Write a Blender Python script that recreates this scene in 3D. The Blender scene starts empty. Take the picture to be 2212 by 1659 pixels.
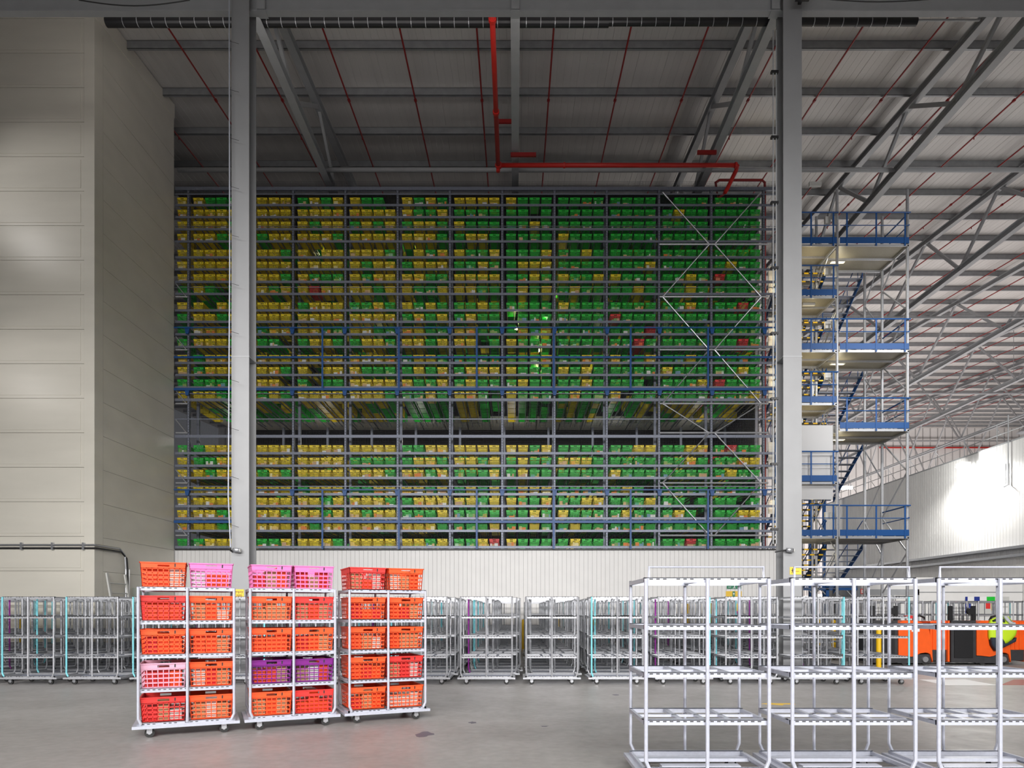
import bpy, math, random
from mathutils import Vector, Matrix
R = random.Random(7)
sc = bpy.context.scene
COL = sc.collection
# ------------------------------------------------------------------ camera
F = 1475.0; VX = 1113.0; HY = 1318.0; EYE = 1.53
cd = bpy.data.cameras.new('camera'); cam = bpy.data.objects.new('camera', cd); COL.objects.link(cam)
cam.location = (0, 0, EYE); cam.rotation_euler = (math.pi/2, 0, 0)
cd.sensor_fit = 'HORIZONTAL'; cd.sensor_width = 36; cd.lens = F/2212*36
cd.shift_x = -(VX-1106)/2212; cd.shift_y = (HY-829.5)/2212
cd.clip_start = .05; cd.clip_end = 300
sc.camera = cam
sc.view_settings.view_transform = 'Standard'; sc.view_settings.look = 'None'
sc.view_settings.gamma = 1; sc.view_settings.use_curve_mapping = False
sc.view_settings.exposure = 0.0
# ------------------------------------------------------------------ world and large lights
w = bpy.data.worlds.new('hall_ambient'); sc.world = w; w.use_nodes = True
w.node_tree.nodes['Background'].inputs[0].default_value = (.72, .74, .8, 1)
w.node_tree.nodes['Background'].inputs[1].default_value = .085
def area(name, loc, size, power, target=None, color=(1, 1, 1), sy=None, spread=180):
    l = bpy.data.lights.new(name, 'AREA'); l.energy = power; l.color = color
    l.shape = 'RECTANGLE'; l.size = size; l.size_y = sy or size; l.spread = math.radians(spread)
    o = bpy.data.objects.new(name, l); COL.objects.link(o); o.location = loc
    d = (Vector(target) - Vector(loc)) if target else Vector((0, 0, -1))
    o.rotation_euler = d.to_track_quat('-Z', 'Y').to_euler()
    return o
def spot(name, loc, target, power, angle, color=(1, 1, 1), blend=.6, r=.15):
    l = bpy.data.lights.new(name, 'SPOT'); l.energy = power; l.color = color
    l.spot_size = math.radians(angle); l.spot_blend = blend; l.shadow_soft_size = r
    o = bpy.data.objects.new(name, l); COL.objects.link(o); o.location = loc
    o.rotation_euler = (Vector(target)-Vector(loc)).to_track_quat('-Z', 'Y').to_euler()
    return o
def point(name, loc, power, color=(1, 1, 1), r=.05):
    l = bpy.data.lights.new(name, 'POINT'); l.energy = power; l.color = color; l.shadow_soft_size = r
    o = bpy.data.objects.new(name, l); COL.objects.link(o); o.location = loc
    return o
area('mezzanine_light', (0, -8, 8.0), 30, 2800, (0, 9, .0), (1, .98, .96), 3, 92)
area('bay_light', (0, 6, 9.3), 26, 650, (0, 24, -1), (1, .975, .95), 1.6, 96)
area('right_wall_fill', (18.5, 17, 13.8), 3, 420, (22, 40, 3.0), (1, .99, .97), 3, 165)  # unseen fill added to brighten the right wall
spot('right_wall_fill_spot', (12, 13.4, 14.2), (22, 42, 4.0), 6500, 56, (1, .99, .96), .8, .4)  # added spot out of view, lifts the far part of the right wall
area('roof_wash_fill', (-4, 16.7, 16.55), 15, 120, (-4, 27, 24), (1, .95, .92), 1.0, 160)  # added upward fill above the view, brightens the roof sheet
area('far_hall_fill', (36, 54, 9.6), 34, 4400, (36, 54, 30), (1, .93, .91), 40)  # invisible upward fill added for the roof on the far right
area('gable_fill', (42, 74, 7), 40, 5200, (42, 92, 15), (1, .92, .89), 5)  # added fill, unseen from the camera, that lifts the gable wall
spot('left_wall_spot', (-17.5, 17.0, 14.6), (-14.8, 21, 14.3), 230, 62, (1, .97, .95), .9, .3)
spot('left_wall_spot', (-17.5, 17.0, 9.6), (-14.9, 21, 8.9), 130, 50, (1, .96, .93), .9, .3)

# ------------------------------------------------------------------ materials
MATS = {}
def mat(name, color, rough=.5, metal=0, emit=None, noise=0, scale=8, bump=0, stretch=None, spec=None, alpha=None):
    if name in MATS: return MATS[name]
    m = bpy.data.materials.new(name); m.use_nodes = True; nt = m.node_tree; b = nt.nodes['Principled BSDF']
    b.inputs['Base Color'].default_value = (*color, 1); b.inputs['Roughness'].default_value = rough
    b.inputs['Metallic'].default_value = metal
    if spec is not None: b.inputs['Specular IOR Level'].default_value = spec
    if emit:
        b.inputs['Emission Color'].default_value = (*emit[0], 1); b.inputs['Emission Strength'].default_value = emit[1]
    if noise or bump:
        tc = nt.nodes.new('ShaderNodeTexCoord'); mp = nt.nodes.new('ShaderNodeMapping')
        if stretch: mp.inputs['Scale'].default_value = stretch
        nz = nt.nodes.new('ShaderNodeTexNoise'); nz.inputs['Scale'].default_value = scale; nz.inputs['Detail'].default_value = 5
        nt.links.new(tc.outputs['Object'], mp.inputs[0]); nt.links.new(mp.outputs[0], nz.inputs['Vector'])
        if noise:
            cr = nt.nodes.new('ShaderNodeValToRGB')
            cr.color_ramp.elements[0].position = .3; cr.color_ramp.elements[1].position = .7
            cr.color_ramp.elements[0].color = (*[c*(1-noise) for c in color], 1)
            cr.color_ramp.elements[1].color = (*[min(1, c*(1+noise)) for c in color], 1)
            nt.links.new(nz.outputs['Fac'], cr.inputs[0]); nt.links.new(cr.outputs[0], b.inputs['Base Color'])
        if bump:
            bp = nt.nodes.new('ShaderNodeBump'); bp.inputs['Strength'].default_value = bump
            bp.inputs['Distance'].default_value = .01
            nt.links.new(nz.outputs['Fac'], bp.inputs['Height']); nt.links.new(bp.outputs[0], b.inputs['Normal'])
    MATS[name] = m; return m
def s2l(r, g, b):
    f = lambda c: (c/255/12.92 if c/255 <= .04045 else ((c/255+.055)/1.055)**2.4)
    return (f(r), f(g), f(b))
GALV = mat('galvanised_steel', (.46, .47, .50), .36, .45, noise=.12, scale=30)
GALVD = mat('rack_steel', (.22, .24, .30), .45, .35, noise=.10, scale=20)
GALVW = mat('pale_galvanised', (.50, .52, .60), .35, .15, noise=.06, scale=30)
WIRE = mat('mesh_wire', (.10, .10, .12), .6, .2)
ZINC = mat('bright_zinc', (.5, .51, .54), .3, .7)
PAINT = mat('grey_steel_paint', (.36, .37, .385), .5, 0, noise=.05, scale=3)
COLM = mat('column_paint', (.29, .295, .305), .5, 0, noise=.04, scale=2)
PURL = mat('purlin_galvanised', (.33, .34, .355), .5, .3, noise=.1, scale=4)
WHITE = mat('white_cladding', (.78, .77, .76), .45, 0, noise=.03, scale=1.5)
GROOVE = mat('cladding_groove', (.42, .41, .41), .6)
BEIGE = mat('cream_insulated_panel', (.74, .71, .63), .36, 0, noise=.05, scale=.8, stretch=(.4, 1, 2))
SEAM = mat('panel_seam', (.30, .28, .25), .6)
ROOF = mat('roof_liner_sheet', (.66, .64, .62), .5, 0, noise=.05, scale=1, stretch=(3, .15, 1))
BLACK = mat('black_plastic', (.012, .012, .014), .45)
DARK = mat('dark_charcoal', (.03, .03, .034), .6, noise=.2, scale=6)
RED = mat('red_pipe_paint', (.55, .02, .015), .4)
DRED = mat('dark_red_pipe', (.30, .012, .012), .5)
BLUE = mat('blue_rail_paint', (.005, .070, .25), .45)
CYAN = mat('cyan_post_paint', (.20, .62, .70), .45)
PURP = mat('purple_post_paint', (.28, .02, .30), .45)
YEL = mat('safety_yellow', (.85, .52, .01), .45)
HAZ = mat('hazard_black', (.02, .02, .02), .5)
CR_Y = mat('yellow_crate_plastic', (.95, .74, .008), .45, noise=.08, scale=5)
CR_G = mat('green_crate_plastic', (.008, .56, .035), .45, noise=.10, scale=5)
CR_R = mat('red_crate_plastic', (.75, .035, .03), .45)
CR_O = mat('orange_red_crate_plastic', (.95, .10, .02), .4)
CR_P = mat('pink_crate_plastic', (.80, .20, .50), .4)
CR_V = mat('purple_crate_plastic', (.20, .01, .22), .4)
CR_L = mat('pale_pink_crate_plastic', (.72, .38, .50), .4)
ORG = mat('orange_truck_paint', (.88, .11, .01), .4, noise=.05, scale=5)
LIME = mat('hi_vis_lime', (.60, .85, .02), .6)
NAVY = mat('navy_cloth', (.02, .03, .05), .8)
REFL = mat('grey_reflective', (.55, .57, .6), .4)
RUB = mat('rubber', (.02, .02, .02), .7)
GRILLE = mat('perforated_deck', (.30, .275, .21), .5, .1, noise=.2, scale=60)
SIGNY = mat('sign_yellow', (.85, .55, .05), .5)
SIGNG = mat('sign_green', (.02, .20, .10), .5)
SIGNW = mat('sign_white', (.85, .85, .85), .5)
SIGNR = mat('sign_red', (.65, .03, .03), .5)
LAMPW = mat('lamp_warm_glow', (1, .8, .5), .5, emit=((1, .72, .35), 22))
LAMPC = mat('lamp_cool_glow', (1, 1, 1), .5, emit=((1, 1, .97), 30))
STRIP = mat('strip_lamp_glow', (1, 1, 1), .5, emit=((1, .95, .88), 5))
GLASS = mat('lamp_glass', (.45, .47, .5), .15)
BOXW = mat('white_box', (.6, .6, .58), .5)
CONC = None
def concrete():
    m = bpy.data.materials.new('polished_concrete'); m.use_nodes = True; nt = m.node_tree; b = nt.nodes['Principled BSDF']
    tc = nt.nodes.new('ShaderNodeTexCoord')
    n1 = nt.nodes.new('ShaderNodeTexNoise'); n1.inputs['Scale'].default_value = .5; n1.inputs['Detail'].default_value = 8
    n2 = nt.nodes.new('ShaderNodeTexNoise'); n2.inputs['Scale'].default_value = 9; n2.inputs['Detail'].default_value = 8
    for n in (n1, n2): nt.links.new(tc.outputs['Object'], n.inputs['Vector'])
    mx = nt.nodes.new('ShaderNodeMix'); mx.data_type = 'FLOAT'; mx.inputs[0].default_value = .4
    nt.links.new(n1.outputs['Fac'], mx.inputs[2]); nt.links.new(n2.outputs['Fac'], mx.inputs[3])
    cr = nt.nodes.new('ShaderNodeValToRGB'); cr.color_ramp.elements[0].position = .35; cr.color_ramp.elements[1].position = .68
    cr.color_ramp.elements[0].color = (.27, .255, .245, 1); cr.color_ramp.elements[1].color = (.40, .385, .375, 1)
    nt.links.new(mx.outputs[0], cr.inputs[0]); nt.links.new(cr.outputs[0], b.inputs['Base Color'])
    b.inputs['Roughness'].default_value = .42
    n3 = nt.nodes.new('ShaderNodeTexNoise'); n3.inputs['Scale'].default_value = 2.5
    nt.links.new(tc.outputs['Object'], n3.inputs['Vector'])
    mr = nt.nodes.new('ShaderNodeMapRange'); mr.inputs[3].default_value = .3; mr.inputs[4].default_value = .55
    nt.links.new(n3.outputs['Fac'], mr.inputs[0]); nt.links.new(mr.outputs[0], b.inputs['Roughness'])
    return m
CONC = concrete()
# ------------------------------------------------------------------ mesh helpers
class MB:
    def __init__(s): s.v = []; s.f = []; s.m = []; s.mats = []
    def mi(s, m):
        if m not in s.mats: s.mats.append(m)
        return s.mats.index(m)
    def box(s, x0, x1, y0, y1, z0, z1, m, faces='all'):
        i = len(s.v); k = s.mi(m)
        s.v += [(x0, y0, z0), (x1, y0, z0), (x1, y1, z0), (x0, y1, z0), (x0, y0, z1), (x1, y0, z1), (x1, y1, z1), (x0, y1, z1)]
        for q in ((0, 3, 2, 1), (4, 5, 6, 7), (0, 1, 5, 4), (1, 2, 6, 5), (2, 3, 7, 6), (3, 0, 4, 7)):
            s.f.append(tuple(i+a for a in q)); s.m.append(k)
        return s
    def prism(s, pts, axis, a, b, m):
        # pts: outline in the two remaining axes, extruded along axis from a to b
        n = len(pts); i = len(s.v); k = s.mi(m)
        for t in (a, b):
            for p, q in pts:
                s.v.append({'x': (t, p, q), 'y': (p, t, q), 'z': (p, q, t)}[axis])
        s.f.append(tuple(range(i, i+n))); s.m.append(k)
        s.f.append(tuple(range(i+2*n-1, i+n-1, -1))); s.m.append(k)
        for j in range(n):
            s.f.append((i+j, i+n+j, i+n+(j+1) % n, i+(j+1) % n)); s.m.append(k)
        return s
    def bar(s, p, q, wd, ht, m, up=(0, 0, 1)):
        p = Vector(p); q = Vector(q); d = (q-p).normalized(); up = Vector(up)
        if abs(d.dot(up)) > .99: up = Vector((0, 1, 0))
        r = d.cross(up).normalized(); u = r.cross(d)
        i = len(s.v); k = s.mi(m)
        for c in (p, q):
            for a, b in ((-1, -1), (1, -1), (1, 1), (-1, 1)):
                s.v.append(tuple(c + r*(a*wd/2) + u*(b*ht/2)))
        for f in ((0, 1, 2, 3), (7, 6, 5, 4), (0, 4, 5, 1), (1, 5, 6, 2), (2, 6, 7, 3), (3, 7, 4, 0)):
            s.f.append(tuple(i+a for a in f)); s.m.append(k)
        return s
    def tube(s, pts, r, m, n=8):
        pts = [Vector(p) for p in pts]; k = s.mi(m); rings = []
        for j, p in enumerate(pts):
            d = ((pts[j+1]-p).normalized() if j < len(pts)-1 else Vector()) + ((p-pts[j-1]).normalized() if j else Vector())
            d.normalize(); up = Vector((0, 0, 1)) if abs(d.z) < .9 else Vector((0, 1, 0))
            a = d.cross(up).normalized(); b = a.cross(d); i = len(s.v)
            for t in range(n):
                an = 2*math.pi*t/n; s.v.append(tuple(p+a*(math.cos(an)*r)+b*(math.sin(an)*r)))
            rings.append(i)
        for a, b in zip(rings, rings[1:]):
            for t in range(n):
                s.f.append((a+t, a+(t+1) % n, b+(t+1) % n, b+t)); s.m.append(k)
        s.f.append(tuple(rings[0]+t for t in reversed(range(n)))); s.m.append(k)
        s.f.append(tuple(rings[-1]+t for t in range(n))); s.m.append(k)
        return s
    def add(s, o, fn=lambda v: v):
        i = len(s.v); s.v += [fn(v) for v in o.v]; mp = [s.mi(m) for m in o.mats]
        s.f += [tuple(i+a for a in f) for f in o.f]; s.m += [mp[k] for k in o.m]
        return s
    def mesh(s, name):
        me = bpy.data.meshes.new(name); me.from_pydata(s.v, [], s.f)
        for m in s.mats: me.materials.append(m)
        me.polygons.foreach_set('material_index', s.m); me.update()
        return me
    def build(s, name, parent=None, loc=(0, 0, 0), rz=0):
        o = bpy.data.objects.new(name, s.mesh(name)); COL.objects.link(o)
        o.parent = parent; o.location = loc; o.rotation_euler = (0, 0, rz)
        return o
def tag(o, label=None, cat=None, group=None, kind=None):
    if label: o['label'] = label
    if cat: o['category'] = cat
    if group: o['group'] = group
    if kind: o['kind'] = kind
    return o
def empty(name, loc, label, cat, group=None, rz=0):
    o = bpy.data.objects.new(name, None); COL.objects.link(o); o.location = loc; o.rotation_euler = (0, 0, rz)
    o.empty_display_size = .2
    return tag(o, label, cat, group)
def copy_tree(o, parent=None):
    c = o.copy(); COL.objects.link(c); c.parent = parent
    for ch in o.children: copy_tree(ch, c)
    return c
def smooth(o):
    for p in o.data.polygons: p.use_smooth = True
    return o
def px(x, z): return (x-VX)/F*z            # image column at distance z -> X in metres
def pz(y, z): return EYE+(HY-y)/F*z        # image row at distance z -> height in metres
def text(s, name, loc, size, m, parent=None, rz=0):
    c = bpy.data.curves.new(name, 'FONT'); c.body = s; c.size = size; c.align_x = 'CENTER'; c.align_y = 'CENTER'; c.extrude = .001
    c.materials.append(m); o = bpy.data.objects.new(name, c); COL.objects.link(o)
    me = bpy.data.meshes.new_from_object(o.evaluated_get(bpy.context.evaluated_depsgraph_get())); me.name = name
    bpy.data.objects.remove(o); o = bpy.data.objects.new(name, me); COL.objects.link(o)
    o.rotation_euler = (math.pi/2, 0, rz); o.location = loc; o.parent = parent
    return o
ORD = ['first', 'second', 'third', 'fourth', 'fifth', 'sixth', 'seventh', 'eighth', 'ninth', 'tenth', 'eleventh', 'twelfth', 'thirteenth', 'fourteenth', 'fifteenth', 'sixteenth', 'seventeenth', 'eighteenth', 'nineteenth', 'twentieth', 'twenty-first', 'twenty-second', 'twenty-third', 'twenty-fourth', 'twenty-fifth', 'twenty-sixth', 'twenty-seventh', 'twenty-eighth', 'twenty-ninth', 'thirtieth', 'thirty-first']
# ------------------------------------------------------------------ structure
ROOF0 = 18.38; SL = .08                     # roof underside height at z=0 and its slope
def rh(y): return ROOF0+SL*y
BACK = 92.0
m = MB(); m.box(-40, 80, -14, BACK, -.3, 0, CONC); tag(m.build('floor'), kind='structure')
# roof liner sheet with shallow ribs running up the slope
m = MB(); xs = []
x = -40.0
while x < 80:
    j_ = round((x+40)/.25) % 4 == 0; xs += [(x, .0), (x+.22, .0), (x+.228, .014 if j_ else .006), (x+.242, .014 if j_ else .006)]; x += .25
k = m.mi(ROOF)
for x, h in xs:
    m.v.append((x, -2, rh(-2)+.30+h)); m.v.append((x, BACK, rh(BACK)+.30+h))
for i in range(len(xs)-1):
    m.f.append((2*i, 2*i+1, 2*i+3, 2*i+2)); m.m.append(k)
m.box(-40, 80, -2, -1.9, 14, rh(-2)+.4, ROOF)
tag(m.build('ceiling'), kind='structure')
def clad(x0, x1, y, z0, z1, pitch, depthdir, m, gw=.014, gd=.012, thick=.08):
    """vertical boards with grooves; depthdir False = faces -y at y ; True = wall along y facing -x at x=y"""
    mb = MB(); x = x0; mb_w = mb
    out = []
    while x < x1-.001:
        e = min(x+pitch, x1)
        a, b = x, e-gw
        if depthdir:
            mb.box(y, y+thick, a, b, z0, z1, m); mb.box(y+gd, y+thick, b, e, z0, z1, GROOVE)
        else:
            mb.box(a, b, y, y+thick, z0, z1, m); mb.box(b, e, y+gd, y+thick, z0, z1, GROOVE)
        x = e
    return mb
RZ = 26.0                                   # front plane of the crate rack
tag(clad(px(375, RZ), 10.15, RZ+.02, 0, pz(1187, RZ), .1645, False, WHITE, gw=.012).build('wall_front'), kind='structure')
# wall on the right, running away from the camera
WRX = 22.0; WRH = EYE+WRX/2.944
mb = clad(16, 48.9, WRX, 0, WRH, .2, True, WHITE, gw=.02); mb.box(WRX-.02, WRX+.5, 16, 48.9, WRH, WRH+.06, PAINT)
mb.box(WRX+.08, WRX+.5, 48.8, 48.9, 0, WRH, WHITE)
tag(mb.build('wall_right'), kind='structure')
# low wall facing the camera with the door
DZ = 29.6
mb = MB(); mb.box(px(1861, DZ), WRX-.01, DZ, DZ+.15, 0, 2.95, WHITE)
mb.box(px(1861, DZ)-.04, WRX-.01, DZ-.03, DZ, 2.30, 2.33, PAINT)
tag(mb.build('wall_low'), kind='structure')
d = MB(); a, b = px(1871, DZ), px(1984, DZ); t = pz(1273, DZ)
d.box(a, a+.12, DZ-.06, DZ, 0, t, PAINT); d.box(b-.12, b, DZ-.06, DZ, 0, t, PAINT); d.box(a, b, DZ-.06, DZ, t-.25, t, PAINT)
d.box((a+b)/2-.05, (a+b)/2+.05, DZ-.06, DZ, 0, t-.25, PAINT)
DOOR = tag(d.build('door_1'), kind='structure')
for s, (u, v) in enumerate(((a+.12, (a+b)/2-.05), ((a+b)/2+.05, b-.12))):
    p = MB(); p.box(u, v, DZ-.04, DZ-.01, .02, t-.25, WHITE); p.box(u+.05, v-.05, DZ-.05, DZ-.04, t-.32, t-.29, BLACK)
    p.box(u+.05, u+.07, DZ-.05, DZ-.04, .1, t-.29, BLACK)
    p.box(v-.07, v-.05, DZ-.05, DZ-.04, .1, t-.29, BLACK)
    p.build('door_leaf', DOOR)
# far gable wall
tag(clad(-40, 80, BACK, 0, rh(BACK)+.4, 1.0, False, WHITE, gw=.16, gd=.05).build('wall_back'), kind='structure')
# cream insulated block on the left
BX = px(205, 21.05); BY = 21.05
mb = MB(); bt = lambda y: rh(y)+.28
BE = RZ-.08
mb.prism([(BY+.01, 0), (BE, 0), (BE, bt(BE)), (BY+.01, bt(BY))], 'x', -30, BX-.012, SEAM)
pt = 1.063; z = .25; rows = []
zz = 0.0
edges = [0]
while edges[-1] < 21: edges.append(edges[-1]+pt if len(edges) > 1 else .62)
for a, b in zip(edges, edges[1:]):
    b2 = min(b-.012, bt(BY)-.02)
    if a >= b2: break
    mb.box(-30, BX-.32, BY-.02, BY+.01, a, b2, BEIGE)
    mb.box(-30, BX-.42, BY-.032, BY-.02, a+.09, b2-.09, BEIGE)
for a, b in zip(edges, edges[1:]):
    # side panels, clipped by the sloped top
    top = b-.010
    y0, y1 = BY+.02, BE
    if top <= bt(y0): mb.prism([(y0+.4, a), (y1, a), (y1, top), (y0+.4, top)], 'x', BX-.012, BX+.004, BEIGE)
mb.prism([(BY+.4, 19.6), (BE, 19.6), (BE, bt(BE)), (BY+.4, bt(BY+.4))], 'x', BX-.012, BX, BEIGE)
mb.box(BX-.31, BX+.008, BY-.034, BY+.4, 0, bt(BY)-.02, BEIGE)      # corner flashing
mb.prism([(BY, bt(BY)-.55), (BE, bt(BE)-.55), (BE, bt(BE)-.02), (BY, bt(BY)-.02)], 'x', BX, BX+.03, BEIGE)
tag(mb.build('wall_left'), kind='structure')
# added dark sheets standing in for deep shade behind the rack, seen through gaps
mb = MB(); mb.box(BX, 9.62, 34, 34.1, 0, 17.4, DARK); tag(mb.build('wall_shade_rear'), kind='structure')
mb = MB(); mb.box(9.62, 9.7, RZ+1.2, 34, 0, 17.4, DARK); tag(mb.build('wall_shade_side'), kind='structure')
mb = MB(); mb.box(BX+.05, 9.45, RZ+.06, 34, 17.40, 17.43, DARK); tag(mb.build('ceiling_shade_sheet'), kind='structure')
# ------------------------------------------------------------------ steelwork
def ibeam(mb, axis, a, b, c, d0, w, h, m, t=.025):
    """axis x: beam along x from a to b, centre y=c, bottom z=d0; axis z: column along z, centre x=c, front y=d0 (flanges face y)"""
    if axis == 'x':
        mb.box(a, b, c-w/2, c+w/2, d0, d0+t, m); mb.box(a, b, c-w/2, c+w/2, d0+h-t, d0+h, m); mb.box(a, b, c-t/2, c+t/2, d0+t, d0+h-t, m)
    else:
        mb.box(c-w/2, c+w/2, d0, d0+t, a, b, m); mb.box(c-w/2, c+w/2, d0+h-t, d0+h, a, b, m); mb.box(c-t/2, c+t/2, d0+t, d0+h-t, a, b, m)
CZ = 15.0
for i, (xa, xb, lab) in enumerate(((500, 538, 'tall pale grey steel column on the left, cable beside it and yellow sign low down'), (1692, 1732, 'tall pale grey steel column on the right, beside the stair tower'))):
    X0, X1 = px(xa, CZ), px(xb, CZ)
    e = empty('steel_column', ((X0+X1)/2, CZ, 0), lab, 'column')
    mb = MB(); ibeam(mb, 'z', 0, 16.6, 0, 0, X1-X0, .42, COLM); mb.build('shaft', e)
    mb = MB(); mb.box(-.33, .33, -.1, .55, 0, .03, COLM); mb.build('base_plate', e)
    mb = MB(); zb = pz(770, CZ)
    for z0 in (0,): mb.box(-(X1-X0)/2-.006, (X1-X0)/2+.006, -.006, .43, zb-.012, zb+.012, PAINT)
    mb.build('strap', e)
# main beam between the columns
e = empty('roof_beam', (0, CZ+.2, pz(37, 15.28)), 'long grey steel beam crossing the top of the hall in front of the columns', 'beam')
mb = MB(); ibeam(mb, 'x', -14, 16, 0, 0, .16, .62, PAINT, .03); mb.build('girder', e)
for xx in (px(1113, CZ), px(545, CZ)+.15, px(1680, CZ)):
    mb = MB(); mb.box(xx-.09, xx+.09, -.1, .1, .03, .6, PAINT); mb.box(xx-.1, xx+.1, -.11, .11, -.012, -.001, PAINT); mb.build('stiffener', e)
# purlins
for n in range(-1, 30):
    y = 22.74+2.3*n
    if y > BACK-1: break
    a = BX+.05 if y < 26 else -39
    mb = MB(); h = rh(y)
    mb.box(a, 78, y-.04, y-.03, h, h+.27, PURL); mb.box(a, 78, y-.04, y+.05, h, h+.012, PURL); mb.box(a, 78, y-.04, y+.05, h+.26, h+.272, PURL)
    tag(mb.build('roof_purlin'), f'{ORD[n+1]} galvanised purlin from the front, crossing under the pale roof sheet', 'purlin', 'roof purlins' )
# trusses
TX = 7.28; LH = 18.13
def uh(y): return rh(y)-.22
names = {-1: 'grey roof truss left of the middle, running back over the crate rack', 0: 'grey roof truss in the middle, seen edge on above the rack',
         1: 'grey roof truss just left of the right-hand column', 2: 'grey roof truss above the top of the blue stair tower',
         3: 'grey roof truss, second to the right of the stair tower top', 4: 'grey roof truss, third beyond the stair tower', 5: 'grey roof truss, fourth beyond the stair tower', 6: 'grey roof truss, fifth beyond the stair tower, near the right edge', 7: 'grey roof truss, farthest to the right, seen only above the gable wall'}
for n in range(-1, 8):
    X = TX*n; e = empty('roof_truss', (X, 16.5, LH), names[n], 'truss', 'roof trusses')
    L = BACK-16.5-.6
    mb = MB(); mb.box(-.13, .13, 0, L, -.02, 0, PAINT); mb.box(-.02, .02, 0, L, 0, .26, PAINT); mb.box(-.13, .13, 0, L, .26, .28, PAINT); mb.build('lower_chord', e)
    mb = MB(); p = (0, 0, uh(16.5)-LH); q = (0, L, uh(16.5+L)-LH)
    mb.bar(p, q, .03, .26, PAINT); mb.bar((0, 0, p[2]-.13), (0, L, q[2]-.13), .25, .02, PAINT); mb.bar((0, 0, p[2]+.13), (0, L, q[2]+.13), .25, .02, PAINT); mb.build('upper_chord', e)
    y = 19.8; up = True; j = 0
    while y+2.75 < BACK-2:
        st = 2.75 if y < 36 else 4.4
        y2 = y+st
        za = (uh(y) if up else LH+.14)-LH; zb2 = (LH+.14 if up else uh(y2))-LH
        mb = MB(); mb.bar((0, y-16.5, za), (0, y2-16.5, zb2), .14, .10, PAINT, up=(1, 0, 0)); mb.build('web_member', e)
        y = y2; up = not up; j += 1
# purlin stays are omitted; sprinkler pipes follow the slope
for k in range(-6, 22):
    X = 1.227*(2*k+1)
    if X > 54: break
    y0 = 17 if X > BX+.2 else 26.3; mb = MB(); y1 = BACK-2
    mb.tube([(X, y0, rh(y0)-.06), (X, y1, rh(y1)-.06)], .030, DRED, 6)
    for j in range(6):
        yy = 25.2+7.5*j; mb.tube([(X, yy-.05, rh(yy)-.06), (X, yy+.05, rh(yy)-.05)], .055, DRED, 6)
        mb.tube([(X, yy+2.2, rh(yy+2.2)-.06), (X, yy+2.2, rh(yy+2.2)-.16)], .02, DRED, 6)
    i2 = k+6
    tag(mb.build('sprinkler_pipe'), f'thin dark red sprinkler pipe along the roof slope, {ORD[min(i2, 30)]} from the left', 'pipe', 'sprinkler pipes under the roof')
# round tie tube with gaps at trusses
TZ = 26.15; th = pz(367, TZ)
mb = MB(); mb.tube([(BX+.04, TZ, th), (28, TZ, th)], .085, PAINT, 12); o = smooth(mb.build('tie_tube'))
tag(o, 'long round grey tube running level just above the crate rack', 'tube')
for dk, (yy, lab) in enumerate(((38.5, 'thin grey tie tube crossing level behind the stair tower, upper'), (52, 'thin grey tie tube crossing level farther back on the right'))):
    mb = MB(); mb.tube([(14, yy, LH-.1), (40, yy, LH-.1)], .07, PAINT, 8); tag(mb.build('tie_tube'), lab, 'tube')
# big red main
PZ2 = 25.1; rr = .078
hx = px(1076, PZ2); hz = pz(357, PZ2)
e = empty('sprinkler_main', (hx, PZ2, hz), 'bright red sprinkler main that runs forward, then right above the rack', 'pipe')
mb = MB(); mb.tube([(0, 0, -.05), (0, -9, -.05)], rr, RED, 12); smooth(mb.build('pipe_run', e))
ex = px(1593, PZ2)-hx
mb = MB(); mb.tube([(0, 0, 0), (ex, 0, 0)], rr, RED, 12); smooth(mb.build('pipe_run', e))
mb = MB(); mb.tube([(ex, 0, 0), (ex+.02, .2, -.05), (ex-.15, .75, -.42), (ex-.2, .85, -.5)], rr*.95, RED, 12); smooth(mb.build('pipe_run', e))
mb = MB(); dz = pz(389, RZ+.3)-hz; fx = px(1652, RZ+.3)-hx
mb.tube([(ex-.2, .85, -.5), (ex-.42, 1.0, -.62), (ex-.45, 1.2, dz-.1), (ex-.3, 1.2, dz), (fx-.1, 1.2, dz), (fx, 1.2, dz-.1), (fx, 1.2, 3.9-hz)], .05, DRED, 10); smooth(mb.build('riser_pipe', e))
for p, q, r in (((-.0, -2.8, -.05), (0, -2.7, -.05), .11), ((0, -6.3, -.05), (0, -6.2, -.05), .11), ((2.4, 0, 0), (2.46, 0, 0), .1), ((.05, 0, 0), (.12, 0, 0), .11), ((ex-.1, 0, 0), (ex-.03, 0, 0), .105), ((0, -.12, -.05), (0, -.05, -.05), .11)):
    mb = MB(); mb.tube([p, q], r, RED, 12); mb.build('coupling', e)
mb = MB(); mb.tube([(0, 0, .06), (0, 0, -.24)], .07, RED, 10); mb.build('drop_end', e)
for i, (x0, x1, yy, lab) in enumerate(((1072, 1118, 261, 'short red-brown bracket bar beside the middle truss, higher one'), (1103, 1158, 333, 'short red-brown bracket bar beside the middle truss, lower one'), (1507, 1548, 328, 'short red-brown bracket bar beside the right truss'))):
    mb = MB(); zb = 24.6; z0 = pz(yy, zb); mb.box(px(x0, zb), px(x1, zb), zb, zb+.08, z0-.06, z0+.07, DRED)
    mb.tube([(px((x0+x1)/2, zb), zb+.04, z0+.06), (px((x0+x1)/2, zb), zb+.04, LH+.0 if z0 < LH else z0+.1)], .008, PAINT, 5)
    tag(mb.build('pipe_bracket'), lab, 'bracket')
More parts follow.
